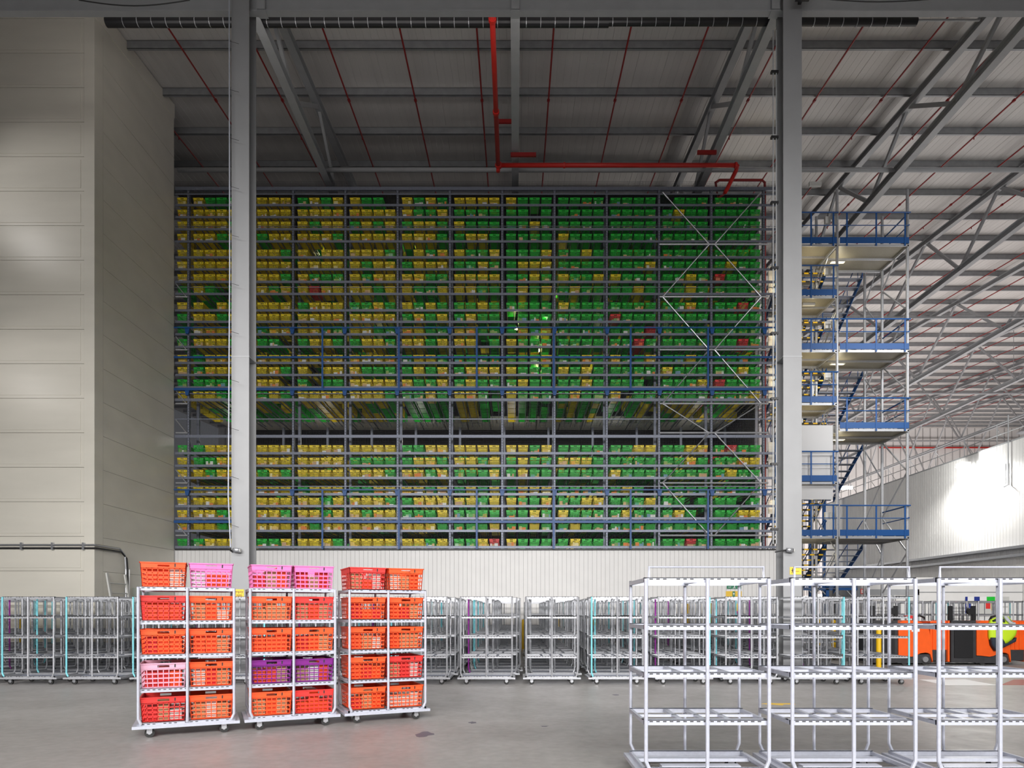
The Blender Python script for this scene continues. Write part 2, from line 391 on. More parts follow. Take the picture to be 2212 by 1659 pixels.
# black roller tube behind the beam
BZ = 19.5; e = empty('roller_tube', (px(230, BZ), BZ, pz(48, BZ)), 'long black roller tube with white clips hanging behind the top beam', 'roller')
L = px(1980, BZ)-px(230, BZ)
mb = MB(); mb.tube([(0, 0, 0), (L*.62, 0, 0)], .13, BLACK, 14); mb.tube([(L*.62, 0, .01), (L, 0, .01)], .105, BLACK, 14); mb.build('roll', e)
for j in range(56):
    xx = .5+j*.41
    if xx > L-.3: break
    mb = MB(); rr2 = .135 if xx < L*.62 else .11
    mb.tube([(xx+.0, 0, 0), (xx+.018, 0, 0)], rr2, PAINT if j % 2 else ZINC, 12); mb.build('clip', e)
for xx in (5.2, L*.30, L*.60, L*.78, L-.3):
    mb = MB(); mb.box(xx-.12, xx+.06, -.1, .1, .08, .24, BLACK); mb.box(xx-.02, xx+.0, -.02, .02, .2, 1.4, BLACK); mb.build('hanger', e)
mb = MB(); mb.tube([(L, 0, .06), (L+1.8, 0, .06)], .03, PAINT, 6); mb.build('end_shaft', e)
# cables
def cable(pts, r, lab, m=BLACK, name='cable'):
    mb = MB(); mb.tube(pts, r, m, 6); return tag(mb.build(name), lab, 'cable')
cable([(px(170+24*i, 14.6), 14.6, pz(0+12.5*math.sin(math.pi*i/10), 14.6)) for i in range(11)], .012, 'thin black cable sagging across the beam at the upper left')
cable([(px(1760+28*i, 14.6), 14.6, pz(-4+8*math.sin(math.pi*i/10), 14.6)) for i in range(11)], .012, 'thin black cable sagging across the beam at the upper right')
mb = MB(); xc = px(493, 14.8)
mb.tube([(xc, 14.85, 14.9), (xc+.02, 14.83, 9), (xc-.02, 14.85, 4), (xc+.03, 14.85, 2.9)], .014, mat('pale_cable', (.45, .48, .55), .5), 6)
for j in range(11): zz = 3.4+j*1.05; mb.tube([(xc, 14.84, zz), (xc+.22, 14.83, zz-.07)], .004, BLACK, 4)
tag(mb.build('cable_bundle'), 'pale vertical cable with black tie ends hanging beside the left column', 'cable')
mb = MB(); xc = px(1690, 14.97)-.09
for q in (0, .07): mb.tube([(xc+q-.04, 15.16, 3.0), (xc+q-.04, 15.16, 14.4)], .013, PAINT, 8)
for j in range(8): zz = 3.3+1.45*j; mb.box(xc-.09, xc+.07, 15.13, 15.2, zz, zz+.05, BLACK)
tag(mb.build('conduit'), 'pair of thin vertical conduits clipped inside the right column', 'conduit')
for i, (xx, lab) in enumerate(((507, 'small metal lamp clamped on the left column, lit face down'), (1711, 'small metal lamp on a black arm clamped to the right column'))):
    z0 = 14.8; X = px(xx, z0); H = pz(1187, z0)
    e = empty('clamp_lamp', (X, z0+.19, H), lab, 'lamp')
    mb = MB(); mb.tube([(-.07, -.06, .0), (-.03, -.08, 0), (.07, -.08, -.01)], .05, ZINC, 12); smooth(mb.build('head', e))
    mb = MB(); mb.tube([(.07, -.08, -.01), (.085, -.08, -.01)], .045, BOXW, 12); mb.build('lens', e)
    mb = MB(); mb.tube([(-.07, -.05, 0), (-.16, -.03, -.01), (-.3 if i else -.12, .0, -.04)], .015, BLACK, 8); mb.build('arm', e)
# floodlight at the top of the right column
e = empty('floodlight', (px(1727, 14.9), 14.66, pz(6, 14.9)), 'square floodlight with pale glass at the top of the right column', 'lamp')
mb = MB(); mb.prism([(-.17, -.12), (.13, -.12), (.2, .25), (-.1, .25)], 'y', -.05, .08, BLACK); mb.build('housing', e)
mb = MB(); mb.prism([(-.11, -.09), (.11, -.09), (.17, .24), (-.06, .24)], 'y', -.06, -.05, GLASS); mb.build('glass', e)
mb = MB(); mb.box(-.02, .05, .08, .29, .0, .06, BLACK); mb.box(.2, .32, -.02, .06, .02, .2, BLACK); mb.build('bracket', e)
# ------------------------------------------------------------------ crate rack
rowsY = [441.6, 467.6, 493.6, 520, 554.4, 580.3, 607.3, 633.3, 668.7, 693.4, 720.4, 747.4, 782.1, 808.1, 835.1, 861.1,
         977, 1004, 1030.3, 1065.4, 1091, 1117.5, 1144.5, 1179.5]
PX = F/RZ
BAY = 112.9/PX
UX0 = px(407.5, RZ)
bayX = [UX0+BAY*i for i in range(12)]        # upright positions; last = right end
rowH = [pz(y, RZ) for y in rowsY]
TOPH = pz(405, RZ); BOTH = pz(1185, RZ)
rack = empty('crate_rack', (0, RZ, 0), 'huge galvanised multi-level rack filled with yellow and green crates above the white wall', 'rack')
XL = BX+.02; XR = px(1682, RZ)
def low(p): p.location = (0, -RZ, 0); return p
def rb(mb, name): o = mb.build(name, rack); o.location = (0, -RZ, 0); return o
for i, X in enumerate(bayX):
    mb = MB(); mb.box(X-.05, X-.037, RZ-.02, RZ+.08, BOTH-.03, TOPH, GALVD); mb.box(X+.037, X+.05, RZ-.02, RZ+.08, BOTH-.03, TOPH, GALVD); mb.box(X-.05, X+.05, RZ-.02, RZ-.008, BOTH-.03, TOPH, GALVD)
    z = BOTH
    while z < TOPH-.1:
        mb.box(X-.012, X+.012, RZ-.0225, RZ-.02, z, z+.03, DARK); z += .10
    rb(mb, 'upright')
for i, X in enumerate(bayX):
    mb = MB(); mb.box(X-.05, X+.05, RZ+.75, RZ+.85, 3.9, 17.3, GALVD); mb.box(X-.05, X+.05, RZ+4.75, RZ+4.85, 3.9, 17.3, GALVD); rb(mb, 'rear_upright')
for h in rowH:
    mb = MB(); mb.box(XL, XR, RZ-.035, RZ-.015, h-.082, h-.005, GALVD); mb.box(XL, XR, RZ-.035, RZ+.05, h-.005, h, GALVD); mb.box(XL, XR, RZ-.045, RZ-.015, h-.09, h-.082, GALVD)
    # support bars running back under every crate
    for i in range(12):
        for c in range(4):
            X = bayX[i]-BAY/2+(c-1.5)*.447
            if X < XL+.2: continue
            mb.box(X-.15, X-.13, RZ+.05, RZ+3.9, h-.05, h-.004, GALVD); mb.box(X+.13, X+.15, RZ+.05, RZ+3.9, h-.05, h-.004, GALVD)
    rb(mb, 'shelf_beam')
mb = MB(); mb.box(XL, XR, RZ-.04, RZ+.05, TOPH-.12, TOPH, GALVD); rb(mb, 'top_beam')
mb = MB(); mb.box(XL, XR, RZ-.05, RZ-.0, BOTH-.06, BOTH-.015, BLACK); rb(mb, 'bottom_beam')
for yy, w2 in ((421, .04), (943, .11), (867, .02), (906, .035), (490, .02), (622, .02), (851, .03), (1051, .03)):
    h = pz(yy, RZ); mb = MB(); mb.box(XL, XR, RZ-.05, RZ-.036, h-w2/2, h+w2/2, GALVD); rb(mb, 'guard_rail')
# cross bracing of the two right bays
NX = [bayX[9], bayX[10], bayX[11]]
ny = [(418, 530), (643, 530), (643, 757), (873, 757), (873, 936), (1044, 936), (1044, 1157)]
for a, b in ny:
    for s in (0, 2):
        p = (NX[s]+(.12 if s == 0 else -.12), RZ-.075, pz(a, RZ)); q = (NX[1]+(-.1 if s == 0 else .1), RZ-.075, pz(b, RZ))
        mb = MB(); mb.tube([p, q], .022, ZINC, 8)
        mid = Vector(p).lerp(Vector(q), .12); mid2 = Vector(p).lerp(Vector(q), .88)
        mb.tube([p, mid], .032, ZINC, 8); mb.tube([mid2, q], .032, ZINC, 8); rb(mb, 'cross_brace')
for yy in (530, 643, 757, 873, 936, 1044, 1157):
    h = pz(yy, RZ); mb = MB(); mb.tube([(NX[0], RZ-.075, h), (NX[2]+.15, RZ-.075, h)], .035, GALV, 8); rb(mb, 'brace_strut')
for a in (643, 757, 873, 936, 1044, 1157):
    mb = MB(); h = pz(a, RZ); mb.tube([(XL+.05, RZ-.07, h), (bayX[0], RZ-.07, h)], .032, GALV, 8)
    mb.tube([(bayX[0]-.05, RZ-.07, h), (XL+.05, RZ-.07, h+.5)], .02, ZINC, 8); rb(mb, 'cross_brace')
# wire mesh, one panel per bay
seg = [(XL, bayX[0])]+[(bayX[i], bayX[i+1]) for i in range(11)]+[(bayX[11], XR)]
for a, b in seg:
    mb = MB(); x = a+.03
    z0, z1 = BOTH, pz(393, RZ)
    while x < b: mb.box(x-.0013, x+.0013, RZ-.056, RZ-.052, z0, z1, WIRE); x += .0625
    z = z0
    while z < z1: mb.box(a, b, RZ-.060, RZ-.056, z-.0013, z+.0013, WIRE); z += .0625
    rb(mb, 'mesh_panel')
# mezzanine ceiling strip seen in the gap
mb = MB(); mb.box(XL, XR-.6, RZ+3.4, RZ+5.2, pz(905, RZ+3.4), pz(905, RZ+3.4)+.12, BOXW)
for i in range(22): X = XL+.6+i*1.02; mb.box(X, X+.03, RZ+3.4, RZ+5.2, pz(905, RZ+3.4)-.01, pz(905, RZ+3.4), DARK)
rb(mb, 'ceiling_panel')
for i in range(6): point('mezzanine_fill', (bayX[2*i]-.6+1, RZ+3.0, pz(905, RZ+3.4)-1.1), 15, (1, .93, .85), .1)  # bare point lights added to brighten the strip underside
for i in range(11):
    mb = MB(); X = bayX[i]+.45; h = pz(905, RZ+3.4); mb.box(X, X+.9, RZ+3.7, RZ+3.95, h-.06, h-.012, BOXW); rb(mb, 'lamp_fitting')
# crates
def crate(m, w=.384, h=.275, d=.58, taper=.15, nx=8, nz=4):
    mb = MB(); t = .008; bt_ = .075
    bw = .010
    for y0 in (0, d-t):
        # lattice
        for i in range(nx+1):
            x = -w/2+bw/2+(w-bw)*i/nx; mb.box(x-bw/2, x+bw/2, y0, y0+t, 0, h-bt_, m)
        for j in range(nz+1):
            z = .008+(h-bt_-.008)*j/nz; mb.box(-w/2, w/2, y0, y0+t, z-.008, z+.006, m)
        zt = h-bt_
        mb.box(-w/2, -.065, y0, y0+t, zt, h, m); mb.box(.065, w/2, y0, y0+t, zt, h, m)
        mb.box(-.065, .065, y0, y0+t, zt, zt+.022, m); mb.box(-.065, .065, y0, y0+t, h-.024, h, m)
        if y0 == 0: mb.box(.12, .135, -.002, 0, zt+.02, h-.015, HAZ)
    for s in (-1, 1):
        xa, xb = (-w/2, -w/2+t) if s < 0 else (w/2-t, w/2)
        mb.box(xa, xb, 0, d, h-bt_, h, m)
        for i in range(7): y = d*i/6*.97; mb.box(xa, xb, y, y+.012, 0, h-bt_, m)
        for j in range(4): z = (h-bt_)*j/4; mb.box(xa, xb, 0, d, z, z+.014, m)
    mb.box(-w/2, w/2, 0, d, 0, .006, m)
    mb.box(-w/2-.008, w/2+.008, -.010, .004, h-.014, h, m); mb.box(-w/2-.008, w/2+.008, d-.004, d+.01, h-.014, h, m)
    mb.box(-w/2-.008, -w/2, -.01, d+.01, h-.014, h, m); mb.box(w/2, w/2+.008, -.01, d+.01, h-.014, h, m)
    mb.v = [(x*(1-taper*(1-z/h)), y+(.018*(1-z/h)), z) for x, y, z in mb.v]
    return mb
LAY = """Y YGGG YYYY GYGY YGG. YGYG YYYY YGGG GGGG GGGG .GGG GGGG
Y YYYY YYYY YYYY YYYY YGGY GGGG GG.G GGGG GGGG GYGG GGGG
Y YYYG YYYY YGYY GYGY GYYG YGGG GGYG GGGG GGGG GGGG GGGG
Y YYGY YGYY YYYG YYYY YYYG GYYG GGGG YGGG GGGG GGGG GGGG
Y YYYY YYYG Y.YY YYYG .YGY YGGY GGGY GGYG GGGG GGGG GGGG
Y YYYY YYYY YYYY YGYY GYYY GGYG GYYY GGGG GGGY GGGG GYGG
Y YYYY YYYG YGGG YGYY YYGG YYYY GGYG YGGY YGGG GGYG RGGG
G YG.G YYGY YRYY YYGY YGGY YYGG GYGY GYGG GGYG GGYG GGGG
Y Y.YG YYYY GYYY GGYG YGYG GGYG GGGG YGGG GGGG GGYG GGRG
G YYGY YYYY YYYY YYYY GYGY GYGG .GGG GGGG RGGG GGGG GGGG
G YYYY YGYY YYGG YYGG YYGG YYGG GYGY GGGG GGGR GGGG GGGG
G YYYG YGG. GYYG GYYG YYGY YY.G YGGG GGGG GGRG GGGG GGRG
Y GYYY YYYY YYYY YYYY GYYG GGGG GGGY GGYG YGGY GGYG GGGG
Y GYYY YYYG Y.YY YGGG GYGY GYYY YGGG YGYG GGGG YGGG GGYG
G GGGG YYY. G.GG YYYY YGGY GYGG GYGG GGYG GGG. GGGY RGGG
Y YYGG YGYG YYYY YYYG GGYG YYG. YGGG GYGG Y.GG GGGG GGGY
G GYYY YYYY YYYY YYYY GGYY YYYY YYGY GGGG GGYY GGYY GRGG
Y GGYY YYYY YYYY GGGG GYYG YYGY GYGG YYYG GGGG GGYG GGYY
Y YGYY YGYG YYYY YYYG YYGY GGGY GYGG GGGG YGGG GGGG GYGG
Y YYYY YYYY GYYY GGYY YYGY GYGY GYYY GGGG GYG. GGGG GGGG
Y YYYY YYYY YYGY YYYG GYYY YYGY YGGY GGYY GGGY GG.G GG.G
Y YYGY YYYG YYGY YGYY GGGY GGGG GGYG YGGG GYGG GYG. GGYY
Y YYGY YYYY YGYY YYYY YYYG GGGY GGYG GYGG GGGG GGGG GGGG
G GYYY GGGY YYYG YYYY YYGY GGYR YGGG GYGG GGGG GGRG GGGG""".split('\n')
CM = {'Y': CR_Y, 'G': CR_G, 'R': CR_R}; CN = {'Y': 'yellow', 'G': 'green', 'R': 'red'}
proto = {k: crate(v) for k, v in CM.items()}
meshes = {k: v.mesh('crate_'+CN[k]) for k, v in proto.items()}
slots = []
for r, line in enumerate(LAY):
    for b, s in enumerate(line.split()):
        for c, ch in enumerate(s):
            if ch == '.': continue
            X = (UX0-.26) if b == 0 else bayX[b-1]+BAY/2+(c-1.5)*.4475+.02
            slots.append((r, b, c, ch, X+R.uniform(-.008, .008), rowH[r]))
slots.sort(key=lambda s: (s[4]**2+(s[5]-EYE)**2))
cnt = {'Y': 0, 'G': 0, 'R': 0}; rest = {'Y': MB(), 'G': MB()}
for r, b, c, ch, X, H in slots:
    y = RZ+.03+R.uniform(0, .02); cnt[ch] += 1
    if cnt[ch] <= 300:
        o = bpy.data.objects.new(CN[ch]+'_crate', meshes[ch]); COL.objects.link(o)
        o.location = (X, y, H+.001)
        fromtop = r < 12; rr3 = ORD[r] if fromtop else ORD[23-r]
        pos = '' if b == 0 else ORD[c]+' in '
        bay = 'narrow leftmost' if b == 0 else (ORD[b-1]+' full' if b < 11 else 'rightmost full')
        tag(o, f'{CN[ch]} crate, {pos}{bay} bay, {rr3} shelf from {"top" if fromtop else "bottom"}', 'crate', CN[ch]+' crates on the rack')
    else:
        rest[ch].add(proto[ch], lambda v: (v[0]+X, v[1]+y, v[2]+H+.001))
for ch in 'YG':
    o = rest[ch].build(CN[ch]+'_crates'); tag(o, f'remaining {CN[ch]} lattice crates high up and at the edges of the rack', 'crates', kind='stuff')
# crates standing deeper in the lanes
deep = MB()
for r, b, c, ch, X, H in slots:
    cc = ch
    for k in range(1 if r in (3, 7, 11, 15, 18, 22) else 3, 5):
        if R.random() < .18: continue
        if R.random() < .35: cc = R.choice('YG')
        y = RZ+.03+k*.66; m_ = CM.get(cc, CR_G); w2 = .17
        deep.box(X-w2*.9, X+w2*.9, y, y+.58, H+.002, H+.02, m_)
        deep.box(X-w2, X-w2+.01, y, y+.58, H+.02, H+.28, m_); deep.box(X+w2-.01, X+w2, y, y+.58, H+.02, H+.28, m_)
        deep.box(X-w2, X+w2, y, y+.01, H+.02, H+.28, m_)
tag(deep.build('deep_lane_crates'), 'yellow and green crates standing deeper in the rack lanes behind the front ones', 'crates', kind='stuff')
# groceries in the crates
CON = [mat('paper_pack', (.55, .36, .20), .7), mat('white_pack', (.70, .70, .66), .6), mat('orange_pack', (.70, .22, .03), .6), mat('green_pack', (.18, .34, .10), .6), mat('blue_pack', (.15, .30, .38), .6), mat('tan_pack', (.66, .46, .22), .7)]
g = MB()
for r, b, c, ch, X, H in slots:
    if R.random() < .42: continue
    x = X-.15
    while x < X+.11:
        ww = R.uniform(.05, .17); ww = min(ww, X+.165-x); hh = R.uniform(.04, .16)
        g.box(x, x+ww-.004, RZ+.05, RZ+.3, H+.01, H+hh, R.choice(CON if ch != 'Y' else CON[:3]+[CON[5]])); x += ww
tag(g.build('packed_groceries'), 'packed groceries seen through the lattice of the rack crates', 'groceries', kind='stuff')
# warm lamps in the aisles and at the rack end
wl = [(1115, 710, RZ+.72), (1163, 757, RZ+.72), (1160, 813, RZ+.72)]
for i, (x, y, zz) in enumerate(wl):
    X, H = px(x, zz), pz(y, zz)
    mb = MB(); mb.tube([(0, 0, -.04), (0, 0, .05)], .05, LAMPW, 10); mb.tube([(0, 0, .05), (0, 0, .10)], .02, BLACK, 6)
    tag(mb.build('aisle_lamp', loc=(X, zz, H)), ['small glowing warm lamp between the crates near the rack centre, highest of three', 'small glowing warm lamp between the crates, middle of three', 'small glowing warm lamp between the crates, lowest of three'][i], 'lamp')
    point('aisle_lamp_light', (X, zz-.1, H+.16), 4, (1, .78, .45))
for i, (x, y) in enumerate(((1150, 560), (900, 545), (1210, 655), (1440, 560), (700, 550), (820, 780), (1300, 770), (1440, 780), (1180, 690), (1590, 440), (500, 560))):
    zz = RZ+2.2; point('lane_light', (px(x, zz), zz, pz(y, zz)), 7, (1, .86, .55), .1)
for i, yy in enumerate((614, 715, 817, 920, 1072)):
    zz = RZ+.4; X = px(1678, zz); H = pz(yy, zz)
    mb = MB(); mb.tube([(0, 0, -.09), (0, 0, .09)], .04, LAMPW, 10); mb.box(-.03, .0, .03, .31, -.02, .02, BLACK)
    tag(mb.build('rack_end_lamp', loc=(X, zz, H)), f'small warm lamp at the right end of the rack, {ORD[i]} from the top', 'lamp', 'lamps at the rack end')
    point('rack_end_light', (X+.1, zz-.15, H), 16, (1, .8, .5))
for i, (y0, y1) in enumerate(((575, 633), (686, 752), (795, 870), (955, 1035), (1080, 1110))):
    zz = RZ+.7; mb = MB(); mb.box(px(1660, zz), px(1673, zz), zz, zz+.04, pz(y1, zz), pz(y0, zz), BOXW)
    mb.box(px(1674, zz), px(1679, zz), zz, zz+.06, pz(y1+8, zz), pz(y0-6, zz), BLUE)
    tag(mb.build('end_panel'), f'narrow pale panel with blue edge behind the rack end, {ORD[i]} from the top', 'panel', 'end panels')
# small lights scattered
# blue guard rails in front of the rack
def blue_rail(name, ys, vy, lab):
    e = empty(name, (0, RZ-.14, 0), lab, 'guard rail')
    for yy, t_ in ys:
        mb = MB(); h = pz(yy, RZ-.14); mb.box(XL+.02, XR, -.03, .0, h-t_/2, h+t_/2, BLUE); mb.build('rail', e)
    for xx in (697, 862, 1030, 1196, 1362, 1529):
        X = px(xx, RZ-.14); mb = MB(); mb.box(X-.035, X+.035, -.045, -.03, pz(vy[1], RZ-.14), pz(vy[0], RZ-.14), BLUE); mb.build('post', e)
    for X in bayX:
        for yy, t_ in ys[:1] if len(ys) < 3 else (ys[0], ys[2]):
            h = pz(yy, RZ-.14); mb = MB(); mb.prism([(X-.09, h-.02), (X+.09, h-.02), (X+.05, h-.22), (X-.05, h-.22)], 'y', .0, .07, BLUE); mb.build('bracket', e)
blue_rail('blue_guard_rail', [(708, .05), (772, .07), (841, .09)], (707, 841), 'blue guard rail across the middle of the rack with upright posts')
blue_rail('blue_guard_rail', [(1058, .05), (1127, .10)], (1058, 1186), 'blue guard rail across the bottom of the rack with upright posts')
# ------------------------------------------------------------------ roll frames
LV = [.18, .589, .997, 1.405, 1.81]; FW = 1.085; FD = .74
def frame_parts(slots_=True, post_m=(GALV, GALV, GALV), raised=False):
    P = []
    for j, x in enumerate((.017, FW/2, FW-.017)):
        mb = MB(); bx = x+(.03 if j == 0 else (-.03 if j == 2 else 0))
        mb.tube([(bx, -.012, .17), (x, -.018, .24), (x, -.018, 1.80)], .017, post_m[j], 8); P.append(('post', mb))
        mb = MB(); mb.tube([(bx, FD+.012, .17), (x, FD+.018, .24), (x, FD+.018, 1.80)], .015, GALV, 6); P.append(('post', mb))
    for i, z in enumerate(LV):
        mb = MB()
        for y0 in (0, FD-.03):
            mb.box(0, FW, y0, y0+.004, z-.045, z, GALV); mb.box(0, FW, y0, y0+.03, z-.006, z, GALV)
        mb.box(0, .025, 0, FD, z-.04, z-.006, GALV); mb.box(FW-.025, FW, 0, FD, z-.04, z-.006, GALV)
        if 0 < i < 4:
            for x in (.32, .52, .74): mb.box(x, x+.045, .03, FD-.03, z-.03, z-.008, GALVD)
            mb.box(0, FW, .004, .12, z-.010, z-.006, GALV)
            mb.box(0, FW, .36, .39, z-.03, z-.008, GALV)
        if i == 4: mb.box(FW/2-.02, FW/2+.02, .03, FD-.03, z-.03, z-.008, GALV)
        if slots_:
            n = 17
            for k in range(n):
                if i in (0, 4) and k % 4 == 3: continue
                x = .05+k*(FW-.1)/n; mb.box(x, x+.03, -.0015, 0, z-.018, z-.009, HAZ)
        P.append(('shelf', mb))
    mb = MB(); mb.box(-.05, FW+.05, -.03, .02, .115, .15, GALV); mb.box(-.05, FW+.05, FD-.02, FD+.03, .115, .15, GALV)
    mb.box(-.05, .0, .02, FD-.02, .115, .15, GALV); mb.box(FW, FW+.05, .02, FD-.02, .115, .15, GALV)
    mb.box(.0, FW, .1, .14, .12, .15, GALV); mb.box(0, FW, .5, .6, .12, .15, GALVD); mb.box(.2, .9, .2, .3, .12, .15, GALVD)
    P.append(('base_frame', mb))
    for x in (.13, FW-.13):
        for y in (.07, FD-.07):
            mb = MB(); mb.tube([(x-.018, y, .055), (x+.018, y, .055)], .055, RUB, 14) if False else mb.tube([(x, y-.018, .055), (x, y+.018, .055)], .055, RUB, 14)
            mb.tube([(x, y-.022, .055), (x, y+.022, .055)], .02, ZINC, 8)
            mb.box(x-.03, x+.03, y-.03, y-.024, .05, .115, ZINC); mb.box(x-.03, x+.03, y+.024, y+.03, .05, .115, ZINC); mb.box(x-.035, x+.035, y-.03, y+.03, .106, .115, ZINC)
            P.append(('caster', mb))
    if raised:
        mb = MB(); mb.tube([(.05, .02, 1.8), (.05, .02, 1.90), (FW-.05, .02, 1.90), (FW-.05, .02, 1.8)], .012, GALV, 8); P.append(('push_bar', mb))
    return P
def full_frame(loc, lab, group, posts=(GALV, GALV, GALV), rz=0, raised=False, pale=False):
    e = empty('roll_frame', loc, lab, 'trolley', group, rz)
    for n, mb in cache_parts(posts, raised, pale):
        o = bpy.data.objects.new(n, mb); COL.objects.link(o); o.parent = e
    return e
_pc = {}
def cache_parts(posts, raised, pale):
    k = (tuple(p.name for p in posts), raised, pale)
    if k not in _pc:
        P = frame_parts(True, posts, raised)
        if pale:
            for n, mb in P: mb.mats = [GALVW if m_ in (GALV, GALVD) else m_ for m_ in mb.mats]
        _pc[k] = [(n, mb.mesh(n)) for n, mb in P]
    return _pc[k]
FZ = 14.0
starts = [4.6, 143, 287, 429, 570, 711, 853, 993.5, 1135, 1276, 1420, 1565.7, 1709.6, 1850]
cy = {0: (CYAN, GALV, GALV), 1: (CYAN, GALV, GALV), 2: (CYAN, GALV, GALV), 9: (CYAN, GALV, GALV), 13: (GALV, GALV, CYAN), 12: (GALV, GALV, CYAN), 10: (GALV, GALV, CYAN), 4: (CYAN, GALV, GALV)}
full_frame((px(-138, FZ), FZ, 0), 'empty galvanised roll frame cut by the left photo edge, front row', 'front row of roll frames')
for i, x in enumerate(starts):
    if i == 0: lab = 'empty roll frame with cyan left post, leftmost whole one in front row'
    elif i == 13: lab = 'empty roll frame with cyan end post, rightmost of the front row'
    else: lab = f'empty galvanised roll frame, {ORD[i]} from the left in the front row'
    full_frame((px(x, FZ), FZ, 0), lab, 'front row of roll frames', cy.get(i, (GALV, GALV, GALV)))
# rows behind: one mesh per frame
def joined(posts):
    mb = MB()
    for n, p in frame_parts(False, posts): mb.add(p)
    return mb.mesh('roll_frame')
var = [joined((GALV, GALV, GALV)), joined((GALV, GALV, GALV)), joined((CYAN, GALV, GALV)), joined((GALV, GALV, CYAN)), joined((PURP, GALV, GALV))]
pitch = 1.351
X0 = px(4.6, FZ)
obst = [(px(1768, 24.6)-.15, px(1768, 24.6)+.15, 24.4, 24.8), (px(1801, 21.9)-.15, px(1801, 21.9)+.15, 21.7, 22.1), (px(47, 20.55)-.15, px(47, 20.55)+.15, 20.4, 20.7), (px(234, 20.55)-.15, px(234, 20.55)+.15, 20.4, 20.7), (-6.5, -5.6, 14.9, 15.6), (5.6, 6.5, 14.9, 15.6)]
ncnt = 0
for k in range(1, 12):
    y = FZ+.93*k
    if k > 11: break
    xl = -.755*y-1.3; xr = 8.6 if y < 20.2 else 16.5
    if y+FD > BY-.1: xl = BX+.9
    i = math.floor((xl-X0)/pitch)
    while True:
        X = X0+i*pitch+R.uniform(-.05, .05)+(k % 3)*.04; i += 1
        if X < xl: continue
        if X > xr-1: break
        if any(X < b and X+FW > a and y < d2 and y+FD > c for a, b, c, d2 in obst): continue
        v = var[R.choice([0, 0, 1, 2, 2, 3, 4] if R.random() < .7 else [0])]
        o = bpy.data.objects.new('roll_frame', v); COL.objects.link(o); o.location = (X, y+R.uniform(-.04, .04), 0)
        side = 'left' if X < -4 else ('right' if X > 4 else 'middle')
        tag(o, f'empty roll frame in row {["one","two","three","four","five","six","seven","eight","nine","ten","eleven"][k-1]} behind the front, {ORD[min(24, ncnt)]} from the left', 'trolley', 'roll frames behind the front row')
        ncnt += 1
    ncnt = 0
# moving train of loaded frames, at rest
def big_crate(m): return crate(m, .50, .30, .62, .08, 8, 4).mesh('stack_crate')
bc = {k: big_crate(m) for k, m in (('orange-red', CR_O), ('red', CR_R), ('pink', CR_P), ('purple', CR_V), ('pale pink', CR_L))}
an = math.atan2(1.55, 3.37); ux, uy = math.cos(an), math.sin(an)
cols = [  # frame, level from bottom -> colours of the two crates
    [('red', 'orange-red'), ('pale pink', 'orange-red'), ('orange-red', 'orange-red'), ('red', 'orange-red'), ('orange-red', 'pink')],
    [('orange-red', 'red'), ('purple', 'purple'), ('orange-red', 'orange-red'), ('orange-red', 'red'), ('pink', 'pink')],
    [('orange-red', 'orange-red'), ('orange-red', 'red'), ('orange-red', 'orange-red'), ('orange-red', 'orange-red'), ('red', 'orange-red')]]
fn = ['left', 'middle', 'right']; lv = ['lowest', 'second lowest', 'middle', 'second highest', 'top']
for fi in range(3):
    bx, by = -4.49+1.24*fi*ux, 8.1+1.24*fi*uy
    full_frame((bx, by, 0), f'{fn[fi]} one of three roll frames loaded with orange-red crates, close to the camera', 'train of loaded roll frames', rz=an, pale=True)
    for li, pair in enumerate(cols[fi]):
        for s, cn in enumerate(pair):
            lx = .027+.25+s*.53+.002; ly = .05
            o = bpy.data.objects.new('loaded_crate', bc[cn]); COL.objects.link(o)
            o.location = (bx+lx*ux-ly*uy, by+lx*uy+ly*ux, LV[li]+.001); o.rotation_euler = (0, 0, an)
            tag(o, f'{cn} crate on the {lv[li]} level of the {fn[fi]} loaded roll frame, {["left", "right"][s]} one', 'crate', 'crates on the loaded roll frames')
    g = MB()
    for li in range(5):
        for s in range(2):
            lx = .277+s*.53
            for q in range(3):
                ww = .13; x = lx-.2+q*.135; g.box(x, x+ww, .13, .5, LV[li]+.012, LV[li]+R.uniform(.12, .29), R.choice([CR_O, CR_R, CON[0], CON[1], CR_O]))
    tag(g.build('packed_bags', loc=(bx, by, 0), rz=an), f'packed bags inside the crates of the {fn[fi]} loaded roll frame', 'bags', kind='stuff')
# empty train near the camera on the right
for i in range(3):
    full_frame((1.10+1.25*i, 5.85, 0), ['empty roll frame nearest the camera, leftmost of three on the right', 'empty roll frame nearest the camera, middle of three on the right', 'empty roll frame nearest the camera, cut by the right photo edge'][i], 'train of empty roll frames', raised=True, pale=True)
# ------------------------------------------------------------------ stair tower
TZf, TZm, TZb = 26.2, 28.0, 29.4
T = empty('stair_tower', (11, TZf, 0), 'tall steel stair tower with blue handrails at the right end of the rack', 'stairs')
def tb(mb, name, parent=None):
    o = mb.build(name, parent or T)
    o.location = (-11, -TZf, 0) if parent is None else (0, 0, 0)
    return o
XA, XB, XLf = px(1808, TZf), px(1960, TZf), px(1700, TZf)
HT = pz(410, TZf)
for X in (XA, XB):
    for y in (TZf, TZm, TZb):
        mb = MB(); mb.tube([(X, y, 0), (X, y, HT if y < TZb else HT-.6)], .055, GALV, 10); tb(mb, 'tower_post')
mb = MB(); mb.tube([(XLf+.15, TZm, 0), (XLf+.15, TZm, HT-.5)], .05, GALV, 10); tb(mb, 'tower_post')
mb = MB(); mb.tube([(px(1755, TZm), TZm, 0), (px(1755, TZm), TZm, HT-.5)], .045, GALV, 10); tb(mb, 'tower_post')
Rt = [(530, 463), (758, 692), (928, 862), (1159, 1093)]
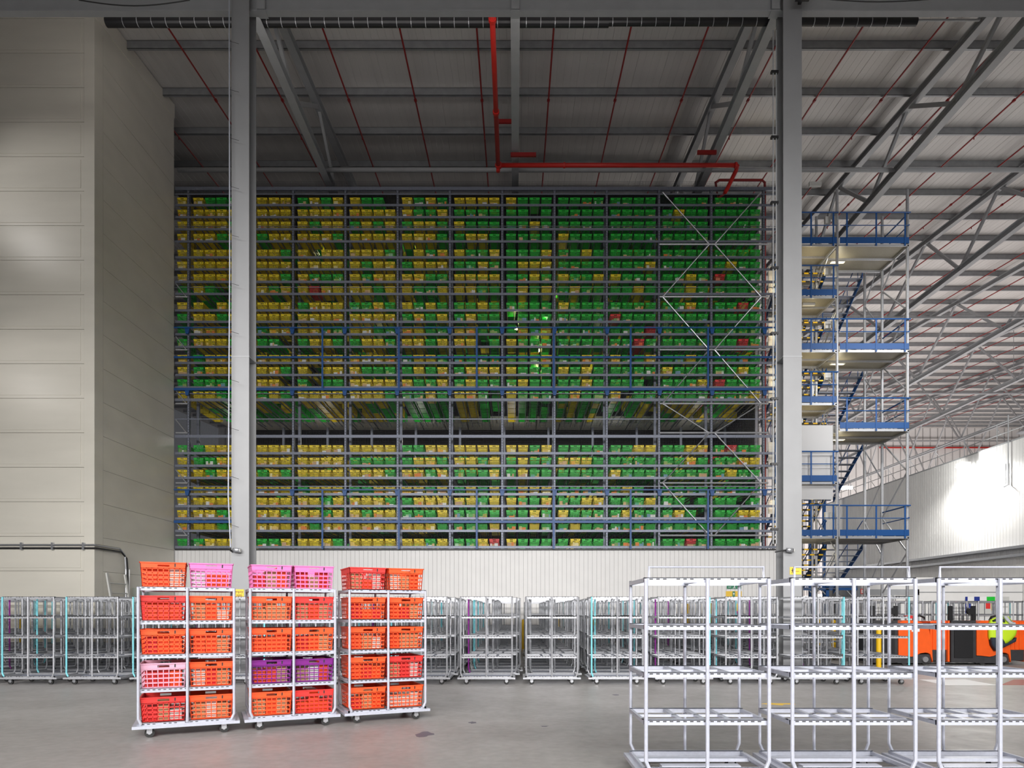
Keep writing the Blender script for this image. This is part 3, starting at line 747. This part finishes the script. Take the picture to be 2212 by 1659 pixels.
Lt = [(530, 463), (642, 577), (758, 692), (872, 806), (1042, 977), (1159, 1092)]
def landing(x0, x1, y0, y1, hb, ht, side, posts):
    H = pz(hb, TZf); HR = pz(ht, TZf)
    mb = MB(); mb.box(x0, x1, y0+.03, y1, H-.03, H, GRILLE)
    mb.box(x0, x1, y0, y0+.03, H-.09, H, GALV)
    mb.box(x0, x1, y1-.05, y1, H-.12, H-.03, GALV); mb.box(x1-.05, x1, y0, y1, H-.12, H-.03, GALV); mb.box(x0, x1, (y0+y1)/2, (y0+y1)/2+.05, H-.10, H-.03, GALV)
    L = tb(mb, 'landing')
    mb = MB(); mb.box(x0, x1, y0-.02, y0-.005, H+.02, H+.25, BLUE)
    if side: mb.box(x1-.01, x1+.005, y0, y1, H+.02, H+.22, BLUE)
    tb(mb, 'toe_board', L)
    mb = MB(); mb.tube([(x0, y0-.03, HR), (x1+.05, y0-.03, HR)], .028, BLUE, 8)
    if side: mb.tube([(x1, y0-.03, HR), (x1, y1, HR)], .028, BLUE, 8); mb.tube([(x1, y0-.03, (H+.25+HR)/2), (x1, y1, (H+.25+HR)/2)], .02, BLUE, 8)
    tb(mb, 'handrail', L)
    mb = MB(); mb.tube([(x0, y0-.03, (H+.2+HR)/2), (x1, y0-.03, (H+.2+HR)/2)], .018, BLUE, 8); tb(mb, 'mid_rail', L)
    for X in posts:
        mb = MB(); mb.box(X-.03, X+.03, y0-.035, y0-.02, H-.08, HR, BLUE); tb(mb, 'rail_post', L)
    if side:
        mb = MB(); mb.box(x1-.02, x1+.01, y1-.04, y1, H, HR, BLUE); tb(mb, 'rail_post', L)
for hb, ht in Rt: landing(XA+.06, XB, TZf-.1, TZm+.1, hb, ht, True, (px(1826, TZf), px(1889, TZf), px(1951, TZf)))
for hb, ht in Lt: landing(XLf, XA-.06, TZf-.1, TZm-.2, hb, ht, False, (px(1749, TZf), px(1797, TZf)))
def flight(x0, x1, H0, drop, y0, lng, haz, name='stair_flight'):
    mb = MB(); n = 8
    for s in (x0, x1):
        mb = MB(); mb.prism([(y0, H0), (y0, H0-.24), (y0+lng, H0-drop-.24), (y0+lng, H0-drop)], 'x', s-.012, s+.012, BLUE)
        tb(mb, 'stair_stringer')
    S = None
    for i in range(n):
        yy = y0+lng*(i+.5)/n; h = H0-drop*(i+1)/n
        mb = MB(); mb.box(x0+.013, x1-.013, yy-.15, yy+.12, h-.03, h, GALVD if not haz else GRILLE)
        if haz:
            q = 10; ww = (x1-x0-.03)/q
            for k in range(q): mb.box(x0+.015+k*ww, x0+.015+(k+1)*ww, yy-.165, yy-.15, h-.05, h+.005, YEL if k % 2 else HAZ)
        tb(mb, 'stair_tread')
    mb = MB()
    for s in (x0, x1):
        mb.tube([(s, y0, H0+.95), (s, y0+lng, H0-drop+.95)], .02, BLUE, 6)
        for t_ in (.15, .5, .85): mb.tube([(s, y0+lng*t_, H0-drop*t_), (s, y0+lng*t_, H0-drop*t_+.95)], .015, BLUE, 6)
    tb(mb, 'stair_handrail')
for hb, ht in Rt: flight(XA+.35, px(1866, TZm), pz(hb, TZf)-.1, 1.75, TZm+.1, 2.6, False)
for hb, ht in Lt: flight(XLf+.35, px(1777, TZm), pz(hb, TZf)-.15, 1.55, TZm-.35, 2.3, True)
# tower bracing
zs = [2.2+1.55*i for i in range(10)]
for i, (a, b) in enumerate(zip(zs, zs[1:])):
    ya, yb = (TZf, TZm) if i % 2 else (TZm, TZf)
    mb = MB(); mb.tube([(XB, ya, a), (XB, yb, b)], .03, GALV, 8); tb(mb, 'tower_brace')
    mb = MB(); mb.tube([(XB, TZm if i % 2 else TZb, a), (XB, TZb if i % 2 else TZm, b)], .025, GALV, 8); tb(mb, 'tower_brace')
    mb = MB(); mb.tube([(XA, ya, a), (XA, yb, b)], .025, GALV, 8); tb(mb, 'tower_brace')
    mb = MB(); mb.tube([(px(1755, TZm), TZm, a), (XA, TZm if i % 2 else TZf+.2, b)], .02, GALV, 8); tb(mb, 'tower_brace')
mb = MB(); mb.box(XLf, px(1802, TZf), TZf+.1, TZf+.14, pz(1078, TZf), pz(917, TZf), mat('pale_grey_panel', (.52, .52, .53), .5)); tb(mb, 'side_panel')
for i, yy in enumerate((474, 585, 701, 812, 927, 1113)):
    for xx in (1783, 1800):
        mb = MB(); zz = TZf+.25; mb.box(px(xx, zz), px(xx+(12 if xx == 1783 else 8), zz), zz, zz+.12, pz(yy+8, zz), pz(yy-7, zz), BOXW); tb(mb, 'control_box')
for i, (xx, yy) in enumerate(((1748, 655), (1748, 1052), (1762, 397))):
    mb = MB(); zz = TZf+.4; mb.box(px(xx-13, zz), px(xx+13, zz), zz, zz+.1, pz(yy+4, zz), pz(yy-5, zz), BOXW)
    if yy == 397: tag(mb.build('lamp_fitting'), 'small white lamp fitting hanging under the roof beside the right column', 'lamp')
    else: tb(mb, 'lamp_fitting')
for hb, ht in Rt[:3]:
    H = pz(hb, TZf)-.13; mb = MB(); mb.box(XA+.2, XA+.75, TZf+.9, TZf+1.05, H-.04, H-.001, SIGNW); tb(mb, 'lamp_fitting')
    point('landing_light', (XA+.5, TZf+.9, H-.3), 10, (1, .9, .66))
for hb, ht in Lt:
    H = pz(hb, TZf)-.3; point('flight_light', (px(1752, TZf+.6), TZf+.6, H-.4), 12, (1, .85, .55))
# ------------------------------------------------------------------ right wall lamps, trays, far clutter
fz = 33.4; fxx = WRX-.75
e = empty('wall_floodlight', (WRX-.5, 32.6, WRH-.55), 'glaring floodlight near the top edge of the white right wall', 'lamp')
mb = MB(); mb.box(-.28, .12, -.22, .22, -.06, .12, BOXW); mb.build('housing', e)
mb = MB(); mb.box(-.26, .10, -.20, .20, -.13, -.065, LAMPC); mb.box(-.34, -.285, -.2, .2, -.1, .08, LAMPC); mb.build('diffuser', e)
mb = MB(); mb.box(.1, .5, -.03, .03, .0, .05, PAINT); mb.build('arm', e)
spot('wall_flood_spot', (WRX-.85, 32.2, WRH-.85), (WRX-.1, 32.0, WRH-4.5), 1500, 165, (1, .99, .95), .5, .2)
point('wall_flood_glow', (WRX-1.0, 32.4, WRH-1.0), 300, (1, 1, .96), .15)
for i, (yy, off, lab) in enumerate(((1181, 0, 'upper grey cable tray running along the right white wall'), (1199, .35, 'lower grey cable tray running along the right white wall'))):
    H = EYE+(HY-yy)/1099*(WRX-.2); mb = MB()
    mb.box(WRX-.3, WRX-.005, 22, 46-8*i, H-.05, H-.04, GALV); mb.box(WRX-.3, WRX-.29, 22, 46-8*i, H-.05, H+.08, GALV); mb.box(WRX-.015, WRX-.005, 22, 46-8*i, H-.05, H+.08, GALV)
    tag(mb.build('cable_tray'), lab, 'cable tray')
mb = MB(); yy = (WRX-.06)*F/(2178-VX); mb.tube([(WRX-.06, yy, WRH+1.2), (WRX-.06, yy, pz(1047, yy)), (WRX-.25, yy, pz(1052, yy))], .03, PAINT, 8); mb.tube([(WRX-.06, yy+.15, pz(1000, yy)), (WRX-.06, yy+.15, pz(1045, yy))], .02, PAINT, 6)
tag(mb.build('drop_pipe'), 'thin grey pipe dropping down the right white wall', 'pipe')
# handrail on top of the right wall
e = empty('roof_handrail', (WRX+.3, 18, WRH), 'thin dark handrail along the top of the right white wall', 'handrail')
mb = MB(); mb.tube([(0, 8, 1.1), (0, 30, 1.1)], .025, PAINT, 6); mb.tube([(0, 8, .6), (0, 30, .6)], .02, PAINT, 6); mb.build('rail', e)
for j in range(10): mb = MB(); mb.tube([(0, 9+2.3*j, .06), (0, 9+2.3*j, 1.1)], .02, PAINT, 6); mb.tube([(0, 9+2.3*j, .9), (.6, 9+2.3*j, .06)], .015, PAINT, 6); mb.build('post', e)
mb = MB(); mb.tube([(px(1900, BACK-.3), BACK-.3, pz(968, BACK)), (px(2240, BACK-.3), BACK-.3, pz(968, BACK))], .10, RED, 8); tag(mb.build('wall_pipe'), 'red pipe running level across the far gable wall', 'pipe')
mb = MB(); mb.tube([(px(1900, BACK-.6), BACK-.6, pz(955, BACK)), (px(2260, BACK-.6), BACK-.6, pz(955, BACK))], .10, PAINT, 8); tag(mb.build('wall_tube'), 'grey tube running level across the far gable wall above the red pipe', 'tube')
# high bay lamps
for i, (xx, yy, zz, lab) in enumerate(((2163, 563, 50, 'grey dome lamp high up near the right edge'), (2195, 930, 60, 'grey dome lamp above the far end of the right wall'))):
    X, H = px(xx, zz)+.9, pz(yy, zz); e = empty('dome_lamp', (X, zz, H), lab, 'lamp')
    mb = MB(); mb.tube([(0, 0, .3), (0, 0, .25)], .25, PAINT, 12); n = 14
    ring = lambda r, z: [(r*math.cos(2*math.pi*t/n), r*math.sin(2*math.pi*t/n), z) for t in range(n)]
    i0 = len(mb.v); mb.v += ring(.25, .25)+ring(.75, -.15); kk = mb.mi(PAINT)
    for t in range(n): mb.f.append((i0+t, i0+(t+1) % n, i0+n+(t+1) % n, i0+n+t)); mb.m.append(kk)
    mb.build('shade', e)
    mb = MB(); mb.tube([(0, 0, .3), (0, 0, LH-H)], .02, PAINT, 5); mb.build('rod', e)
    mb = MB(); mb.tube([(0, 0, .1), (0, 0, -.12)], .3, GLASS, 12); mb.build('bulb', e)
mb = MB(); mb.box(8, 21.9, 46.8, 54, 3.69, 3.9, WHITE); tag(mb.build('ceiling_low'), kind='structure')
# far blue gantry and strip lamps under the stair tower
e = empty('conveyor_gantry', (px(1735, 44), 44, 0), 'blue steel conveyor gantry far behind the stair tower', 'gantry')
gw = px(1900, 44)-px(1735, 44)
for yy in (1264, 1272):
    mb = MB(); h = pz(yy, 44); mb.box(-1, gw, -.1, .1, h-.09, h+.09, BLUE); mb.build('beam', e)
for xx in (1757, 1786, 1843):
    mb = MB(); X = px(xx, 44)-px(1735, 44); mb.box(X-.1, X+.1, -.1, .1, 0, pz(1262, 44), BLUE); mb.build('leg', e)
for k in range(7):
    mb = MB(); X = -.5+k*.8; mb.bar((X, 0, pz(1272, 44)), (X+.5, 0, pz(1290, 44)), .06, .06, PAINT); mb.build('hanger', e)
e = empty('upper_conveyor', (px(1740, 46), 46, 0), 'blue and grey overhead conveyor between the tower posts, far back', 'gantry')
for j, yy in enumerate((1043, 1050, 1058, 1066, 1074)):
    mb = MB(); h = pz(yy, 46); mb.box(-.5, min(21.8, px(1905-j*14, 46))-px(1740, 46), -.05+.3*j, .05+.3*j, h-.06, h+.06, [BLUE, GALV, BLUE, GALV, GALVD][j]); mb.build('beam', e)
for xx in (1750, 1780, 1808): mb = MB(); X = px(xx, 46)-px(1740, 46); mb.box(X-.08, X+.08, -.1, .1, 0, pz(1043, 46), BLUE); mb.build('leg', e)
for i, (x0, x1, yy, zz) in enumerate(((1737, 1752, 1291, 52), (1765, 1800, 1287, 52), (1808, 1856, 1286, 50))):
    mb = MB(); mb.box(px(x0, zz), px(x1, zz), zz, zz+.3, pz(yy+4, zz), pz(yy-3, zz), STRIP)
    xm = px((x0+x1)/2, zz); mb.box(xm-.02, xm+.02, zz+.1, zz+.14, pz(yy-3, zz), 3.7, PAINT)
    tag(mb.build('strip_lamp'), f'bright strip lamp glowing far behind the stair tower, {ORD[i]} from the left', 'lamp')
mb = MB(); zz = 52.; mb.box(px(1820, zz), px(1842, zz), zz, zz+.3, pz(1056, zz), pz(1050, zz), LAMPC); tag(mb.build('bay_lamp'), 'bright lamp glowing between the middle tower posts', 'lamp')
point('bay_lamp_light', (px(1831, 52), 51.3, pz(1062, 52)), 200, (1, 1, .95), .2)
mb = MB(); mb.box(8, 22, 54, 54.2, 0, 6, WHITE); tag(mb.build('wall_far'), kind='structure')
area('low_store_light', (15, 50, 5.5), 8, 900, (15, 53, 0), (1, .97, .92), 4)
# ------------------------------------------------------------------ signs and small fittings
def sign(name, xx0, xx1, yy0, yy1, zz, m, lab, cat='sign'):
    X0, X1 = px(xx0, zz), px(xx1, zz); H0, H1 = pz(yy1, zz), pz(yy0, zz)
    e = empty(name, ((X0+X1)/2, zz, (H0+H1)/2), lab, cat)
    mb = MB(); mb.box(-(X1-X0)/2, (X1-X0)/2, -.006, 0, -(H1-H0)/2, (H1-H0)/2, m); mb.build('board', e)
    return e, X1-X0, H1-H0
e, w_, h_ = sign('cage_sign', 503, 527, 1273, 1290, CZ-.003, SIGNY, 'yellow sign reading Empty Cages on the left column')
text('Empty', 'lettering', (0, -.008, .035), .085, HAZ, e); text('Cages', 'lettering', (0, -.008, -.04), .075, HAZ, e)
e, w_, h_ = sign('pedestrian_sign', 1706, 1731, 1225, 1241, CZ-.003, SIGNY, 'yellow sign with a walking figure on the right column')
mb = MB(); mb.tube([(-.07, -.008, .045), (-.07, -.012, .045)], .012, HAZ, 8); mb.bar((-.07, -.009, .03), (-.07, -.009, -.01), .022, .004, HAZ, up=(0, 1, 0)); mb.bar((-.07, -.009, -.01), (-.09, -.009, -.055), .01, .004, HAZ, up=(0, 1, 0)); mb.bar((-.07, -.009, -.01), (-.05, -.009, -.055), .01, .004, HAZ, up=(0, 1, 0)); mb.bar((-.095, -.009, .0), (-.045, -.009, .02), .01, .004, HAZ, up=(0, 1, 0))
mb.build('walking_figure', e)
mb = MB(); mb.box(-.03, .08, -.009, -.006, -.008, -.004, HAZ); mb.box(-.03, .07, -.009, -.006, -.02, -.016, HAZ); mb.build('text_lines', e)
SZ = RZ+.005
e, w_, h_ = sign('exit_sign', 1570, 1601, 1263, 1272, SZ, SIGNG, 'green fire exit sign with running figure and arrow on the white wall')
text('exit', 'lettering', (-w_*.3, -.009, -.01), .07, SIGNW, e)
mb = MB(); mb.bar((0, -.009, -.05), (.03, -.009, .05), .03, .004, SIGNW, up=(0, 1, 0)); mb.bar((-.05, -.009, -.05), (.06, -.009, -.04), .02, .004, SIGNW, up=(0, 1, 0)); mb.build('running_figure', e)
mb = MB(); mb.bar((w_*.24, -.009, -.05), (w_*.40, -.009, .05), .02, .004, SIGNW, up=(0, 1, 0)); mb.bar((w_*.24, -.009, .05), (w_*.42, -.009, .05), .02, .004, SIGNW, up=(0, 1, 0)); mb.build('arrow', e)
e, w_, h_ = sign('assembly_sign', 1568, 1602, 1277, 1290, SZ, SIGNY, 'yellow sign with a green centre symbol below the exit sign')
mb = MB(); mb.box(-.05, .05, -.009, -.006, -h_/2+.01, h_/2-.01, SIGNG); mb.build('symbol_field', e)
mb = MB(); mb.prism([(-.03, .05), (.03, .05), (.0, -.06)], 'y', -.011, -.009, SIGNW); mb.build('symbol', e)
e, w_, h_ = sign('notice_board', 1572, 1601, 1302, 1325, SZ, mat('magenta_notice', (.55, .04, .30), .5), 'colourful notice poster low on the white wall under the yellow sign')
mb = MB(); mb.box(-w_/2, w_/2, -.008, -.006, -h_/2+.09, h_/2, SIGNY)
for q in range(4): mb.box(-w_/2+.03+q*.12, -w_/2+.09+q*.12, -.010, -.008, .0, .14, [CR_O, CR_R, SIGNW, CR_O][q])
mb.build('poster_print', e)
e, w_, h_ = sign('fire_sign', 1859, 1870, 1272, 1283, DZ-.07, SIGNR, 'small red and white fire equipment sign left of the grey door')
mb = MB(); mb.box(-.08, -.015, -.009, -.006, -.08, .08, SIGNW); mb.box(.02, .08, -.009, -.006, -.02, .07, SIGNW); mb.build('symbol', e)
e, w_, h_ = sign('notice_board', 2085, 2180, 1289, 1330, DZ-.04, BOXW, 'notice board with blue headings and papers on the low wall')
blu = mat('notice_blue', (.01, .03, .25), .5)
for q, (a, b, c, d_, m_) in enumerate(((0, 5, 0, 9, blu), (5, 19, 0, 9, SIGNW), (19, 31, 0, 9, blu), (31, 46, 0, 9, SIGNW), (46, 64, 0, 9, CR_G), (0, 12, 14, 36, blu), (14, 24, 16, 26, SIGNW), (44, 54, 14, 26, CR_R), (56, 66, 14, 30, SIGNY), (68, 76, 14, 26, SIGNW), (78, 92, 10, 20, SIGNW), (78, 92, 24, 34, SIGNW))):
    k = DZ/F; mb = MB(); mb.box(-w_/2+a*k, -w_/2+b*k, -.010, -.006, h_/2-d_*k, h_/2-c*k, m_); mb.build('paper', e)
# conduit and ladder and vent on the cream block
hc = pz(1181, BY); mb = MB()
for q in (-.05, .05):
    mb.tube([(-22, BY-.08, hc+q), (BX+.06, BY-.08, hc+q), (BX+.07, BY+.1, hc+q), (BX+.07, 22.3-q, hc+q), (BX+.07, 22.6-q, hc-.2+q), (BX+.07, 22.65-q, hc-.6), (BX+.07, 22.65-q, 1.2)], .028, BLACK if q < 0 else ZINC, 8)
for j in range(12): X = BX-.3-.95*j; mb.box(X-.03, X+.03, BY-.12, BY-.03, hc-.1, hc+.12, ZINC)
tag(mb.build('wall_conduit'), 'black and bright cable conduit bending round the corner of the cream wall', 'conduit')
mb = MB(); mb.tube([(BX+.1, 22.75, hc-.6), (BX+.1, 22.75, 1.2)], .02, SIGNW, 8); tag(mb.build('white_conduit'), 'thin white vertical conduit beside the ladder on the cream wall', 'conduit')
e = empty('ladder', (BX+.0, 21.5, 0), 'pale aluminium ladder leaning on the side of the cream wall', 'ladder')
for yy in (.0, 1.0):
    mb = MB(); mb.bar((.55, yy, 0), (.1, yy, 2.70), .05, .09, BOXW, up=(0, 1, 0)); mb.build('stile', e)
for j in range(8):
    t_ = (j+.6)/8.6; mb = MB(); mb.tube([(.55-.45*t_, 0, 2.7*t_), (.55-.45*t_, 1.0, 2.7*t_)], .018, BOXW, 8); mb.build('rung', e)
e = empty('wall_vent', (BX+.01, 23.1, pz(1277, 23.4)), 'small grey ventilation unit with a grille on the cream wall', 'vent')
mb = MB(); mb.box(0, .15, 0, .8, -.2, .1, mat('vent_grey', (.4, .43, .38), .5)); mb.build('housing', e)
mb = MB(); mb.box(.15, .155, .3, .7, -.12, -.0, DARK)
for j in range(8): mb.box(.155, .16, .32+j*.048, .34+j*.048, -.12, 0, GALV)
mb.build('grille', e)
# bollards
for i, (xx, zz, ytop) in enumerate(((47, 20.55, 1338), (234, 20.55, 1338), (1055, 25.5, 1339), (1131, 25.5, 1339), (1208, 25.5, 1339), (1285, 25.5, 1339), (1488, 25.5, 1297), (1535, 25.5, 1297), (1768, 24.6, 1339), (1898, 18.2, 1352), (1801, 21.9, 1340))):
    X = px(xx, zz); H = pz(ytop, zz)
    mb = MB(); mb.tube([(0, 0, 0), (0, 0, H)], .065, YEL, 12); mb.tube([(0, 0, H), (0, 0, H+.02)], .04, YEL, 12)
    tag(mb.build('bollard', loc=(X, zz, 0)), f'yellow safety post behind the roll frames, {ORD[i]} from the left' if i < 8 else ['yellow safety post left of the orange trucks, middle one', 'yellow safety post right beside the first orange truck', 'yellow safety post under the stair tower'][i-8], 'bollard', 'yellow safety posts')
# floor marks
def arc(cx, cy, n, rx, ry, j): return [(cx+rx*math.cos(2*math.pi*t/n)*R.uniform(1-j, 1+j), cy+ry*math.sin(2*math.pi*t/n)*R.uniform(1-j, 1+j)) for t in range(n)]
def fy(y): return EYE*F/(y-HY)
STAIN = mat('floor_stain', (.13, .12, .15), .5)
for xx, yy, rx, ry, lab in ((915, 1587, .10, .19, 'dark irregular stain on the concrete, largest one near the front'), (1021, 1561, .05, .07, 'small dark stain on the concrete right of the loaded trolleys'), (1176, 1569, .045, .04, 'small dark stain on the concrete near the middle'), (1330, 1501, .06, .09, 'small dark scuff on the concrete before the front row')):
    D = fy(yy); mb = MB(); mb.prism(arc(px(xx, D), D, 14, rx, ry, .35), 'z', .0005, .002, STAIN); tag(mb.build('floor_stain'), lab, 'stain')
D = fy(1521); X = px(1643, D); mb = MB(); L = px(1717, D)-X
mb.prism([(X, D+.03), (X+.30, D-.14), (X+.36, D-.05), (X+.30, D-.03), (X+L, D-.03), (X+L, D+.09), (X+.28, D+.09), (X+.22, D+.12)], 'z', .0005, .002, SIGNY)
tag(mb.build('floor_arrow'), 'flat yellow arrow painted on the floor pointing left', 'floor marking')
D0, D1 = fy(1480), fy(1468); mb = MB(); mb.prism([(px(2040, D0), D0), (px(2155, D0), D0), (px(2085, D1), D1), (px(1985, D1), D1)], 'z', .0005, .002, SIGNW)
tag(mb.build('floor_patch'), 'white painted patch on the floor before the orange trucks', 'floor marking')
mb = MB(); mb.prism([(px(2160, D0), D0), (px(2300, D0), D0), (px(2300, D1), D1), (px(2190, D1), D1)], 'z', .0005, .002, mat('floor_red', (.35, .05, .03), .5))
tag(mb.build('floor_patch'), 'red painted patch on the floor at the right edge', 'floor marking')
# ------------------------------------------------------------------ orange trucks
OZ = 19.0; K = OZ/F
def truck(x_left, lab, beacon):
    X = px(x_left, OZ); e = empty('pallet_truck', (X, OZ, 0), lab, 'truck')
    u = lambda q: q*K     # pixels to metres
    pts = [(0, u(37)), (0, 1.16), (.12, 1.24), (.5, 1.24), (.82, 1.12), (.93, .6), (u(74), .08), (u(71), .2), (u(69), .30), (u(64), .34), (u(58), .35), (u(47), .33), (u(37), .26), (u(28), .235), (u(12), .26)]
    pts = [(a, max(b, .08)) for a, b in pts]; pts[0] = (0, .27)
    mb = MB(); mb.prism(pts, 'y', 0, .80, ORG); mb.build('body', e)
    mb = MB(); mb.box(.0, .93, .05, .76, .05, .30, DARK); mb.build('chassis', e)
    mb = MB(); mb.box(-.70, -.01, .02, .80, .07, 1.24, DARK); mb.box(-.62, -.1, .0, .02, .2, 1.1, BLACK); mb.build('battery_box', e)
    mb = MB(); mb.box(.94, 1.40, .1, .75, .42, 1.22, ORG)
    for q in range(3): mb.box(1.0+q*.12, 1.05+q*.12, .08, .1, .44, 1.2, ORG)
    mb.build('rear_panel', e)
    mb = MB(); mb.box(.94, 1.42, .12, .75, .12, .42, DARK); mb.build('step', e)
    mb = MB(); mb.box(1.40, 1.455, .05, .8, .09, 1.24, ORG); mb.build('edge_guard', e)
    mb = MB(); mb.box(-.71, -.61, .1, .16, 1.24, 1.65, BLACK); mb.box(-.06, .04, .1, .16, 1.24, 1.65, BLACK)
    for q in range(4): mb.box(-.65, .0, .12, .13, 1.28+q*.1, 1.29+q*.1, BLACK)
    for q in range(6): mb.box(-.6+q*.1, -.592+q*.1, .12, .13, 1.24, 1.63, BLACK)
    mb.build('load_guard', e)
    mb = MB(); mb.tube([(-.14, .05, 1.5), (-.14, .12, 1.5)], .09, BLACK, 12); mb.build('guard_lamp', e)
    mb = MB(); mb.tube([(.55, .3, 1.22), (.58, .25, 1.34), (.7, .2, 1.38), (.82, .2, 1.33), (.84, .2, 1.26)], .03, BLACK, 8); mb.build('tiller', e)
    for wx in (.2, .78):
        mb = MB(); mb.tube([(wx, .06, .09), (wx, .16, .09)], .09, RUB, 14); mb.build('wheel', e)
    mb = MB(); mb.tube([(.75, -.01, .16), (.75, .06, .16)], .08, ZINC, 12); mb.build('drive_wheel', e)
    if beacon:
        mb = MB(); mb.box(.34, .50, .2, .3, 1.25, 1.30, BOXW); mb.box(.32, .50, .18, .32, 1.30, 1.38, SIGNR); mb.build('beacon', e)
        mb = MB(); mb.box(.36, .58, -.012, -.002, .93, 1.1, SIGNW); mb.build('paper_label', e)
    return e
truck(1941, 'orange and black pallet truck, left one of two, paper label on its side', True)
truck(2110, 'orange and black pallet truck, right one of two, lime jacket hung on it', False)
# jacket
def q2(p): return (px(1900+p[0]/7.09, OZ-.1), pz(1260+p[1]/7.09, OZ-.1))
e = empty('hi_vis_jacket', (0, 0, 0), 'lime hi-vis jacket with grey band draped over the right orange truck', 'jacket')
def cloth(pts, y0, y1, m, name, parent, bulge=.06):
    P = [q2(p) for p in pts]; cx = sum(a for a, b in P)/len(P); cz = sum(b for a, b in P)/len(P)
    mb = MB(); k = mb.mi(m); n = len(P); rings = []
    for s, dy in ((1, 0), (.97, -.04), (.75, -bulge), (.4, -bulge*1.5)):
        i = len(mb.v); mb.v += [(cx+(a-cx)*s, y0+dy+R.uniform(-.006, .006), cz+(b-cz)*s) for a, b in P]; rings.append(i)
    for a, b in zip(rings, rings[1:]):
        for t in range(n): mb.f.append((a+t, a+(t+1) % n, b+(t+1) % n, b+t)); mb.m.append(k)
    mb.f.append(tuple(rings[-1]+t for t in range(n))); mb.m.append(k)
    i = len(mb.v); mb.v += [(a, y1, b) for a, b in P]
    for t in range(n): mb.f.append((rings[0]+(t+1) % n, rings[0]+t, i+t, i+(t+1) % n)); mb.m.append(k)
    mb.f.append(tuple(i+t for t in reversed(range(n)))); mb.m.append(k)
    return smooth(mb.build(name, parent))
cloth([(1685, 640), (1720, 560), (1800, 520), (1880, 498), (1980, 505), (2040, 580), (2090, 640), (2120, 690), (2090, 800), (1990, 920), (1900, 930), (1840, 880), (1740, 960), (1690, 820)], OZ-.06, OZ-.005, LIME, 'shell', e)
cloth([(1700, 830), (1860, 830), (1900, 925), (1990, 920), (2090, 830), (2080, 890), (1960, 950), (1860, 1000), (1775, 1035), (1720, 950)], OZ-.10, OZ-.006, NAVY, 'lining', e, .05)
cloth([(1870, 505), (1910, 503), (1990, 590), (2035, 600), (2040, 625), (1960, 615), (1900, 560)], OZ-.175, OZ-.12, REFL, 'reflective_band', e, .01)
cloth([(1720, 570), (1800, 530), (1870, 545), (1895, 600), (1870, 590), (1840, 550), (1790, 555), (1730, 585)], OZ-.155, OZ-.10, NAVY, 'collar', e, .01)
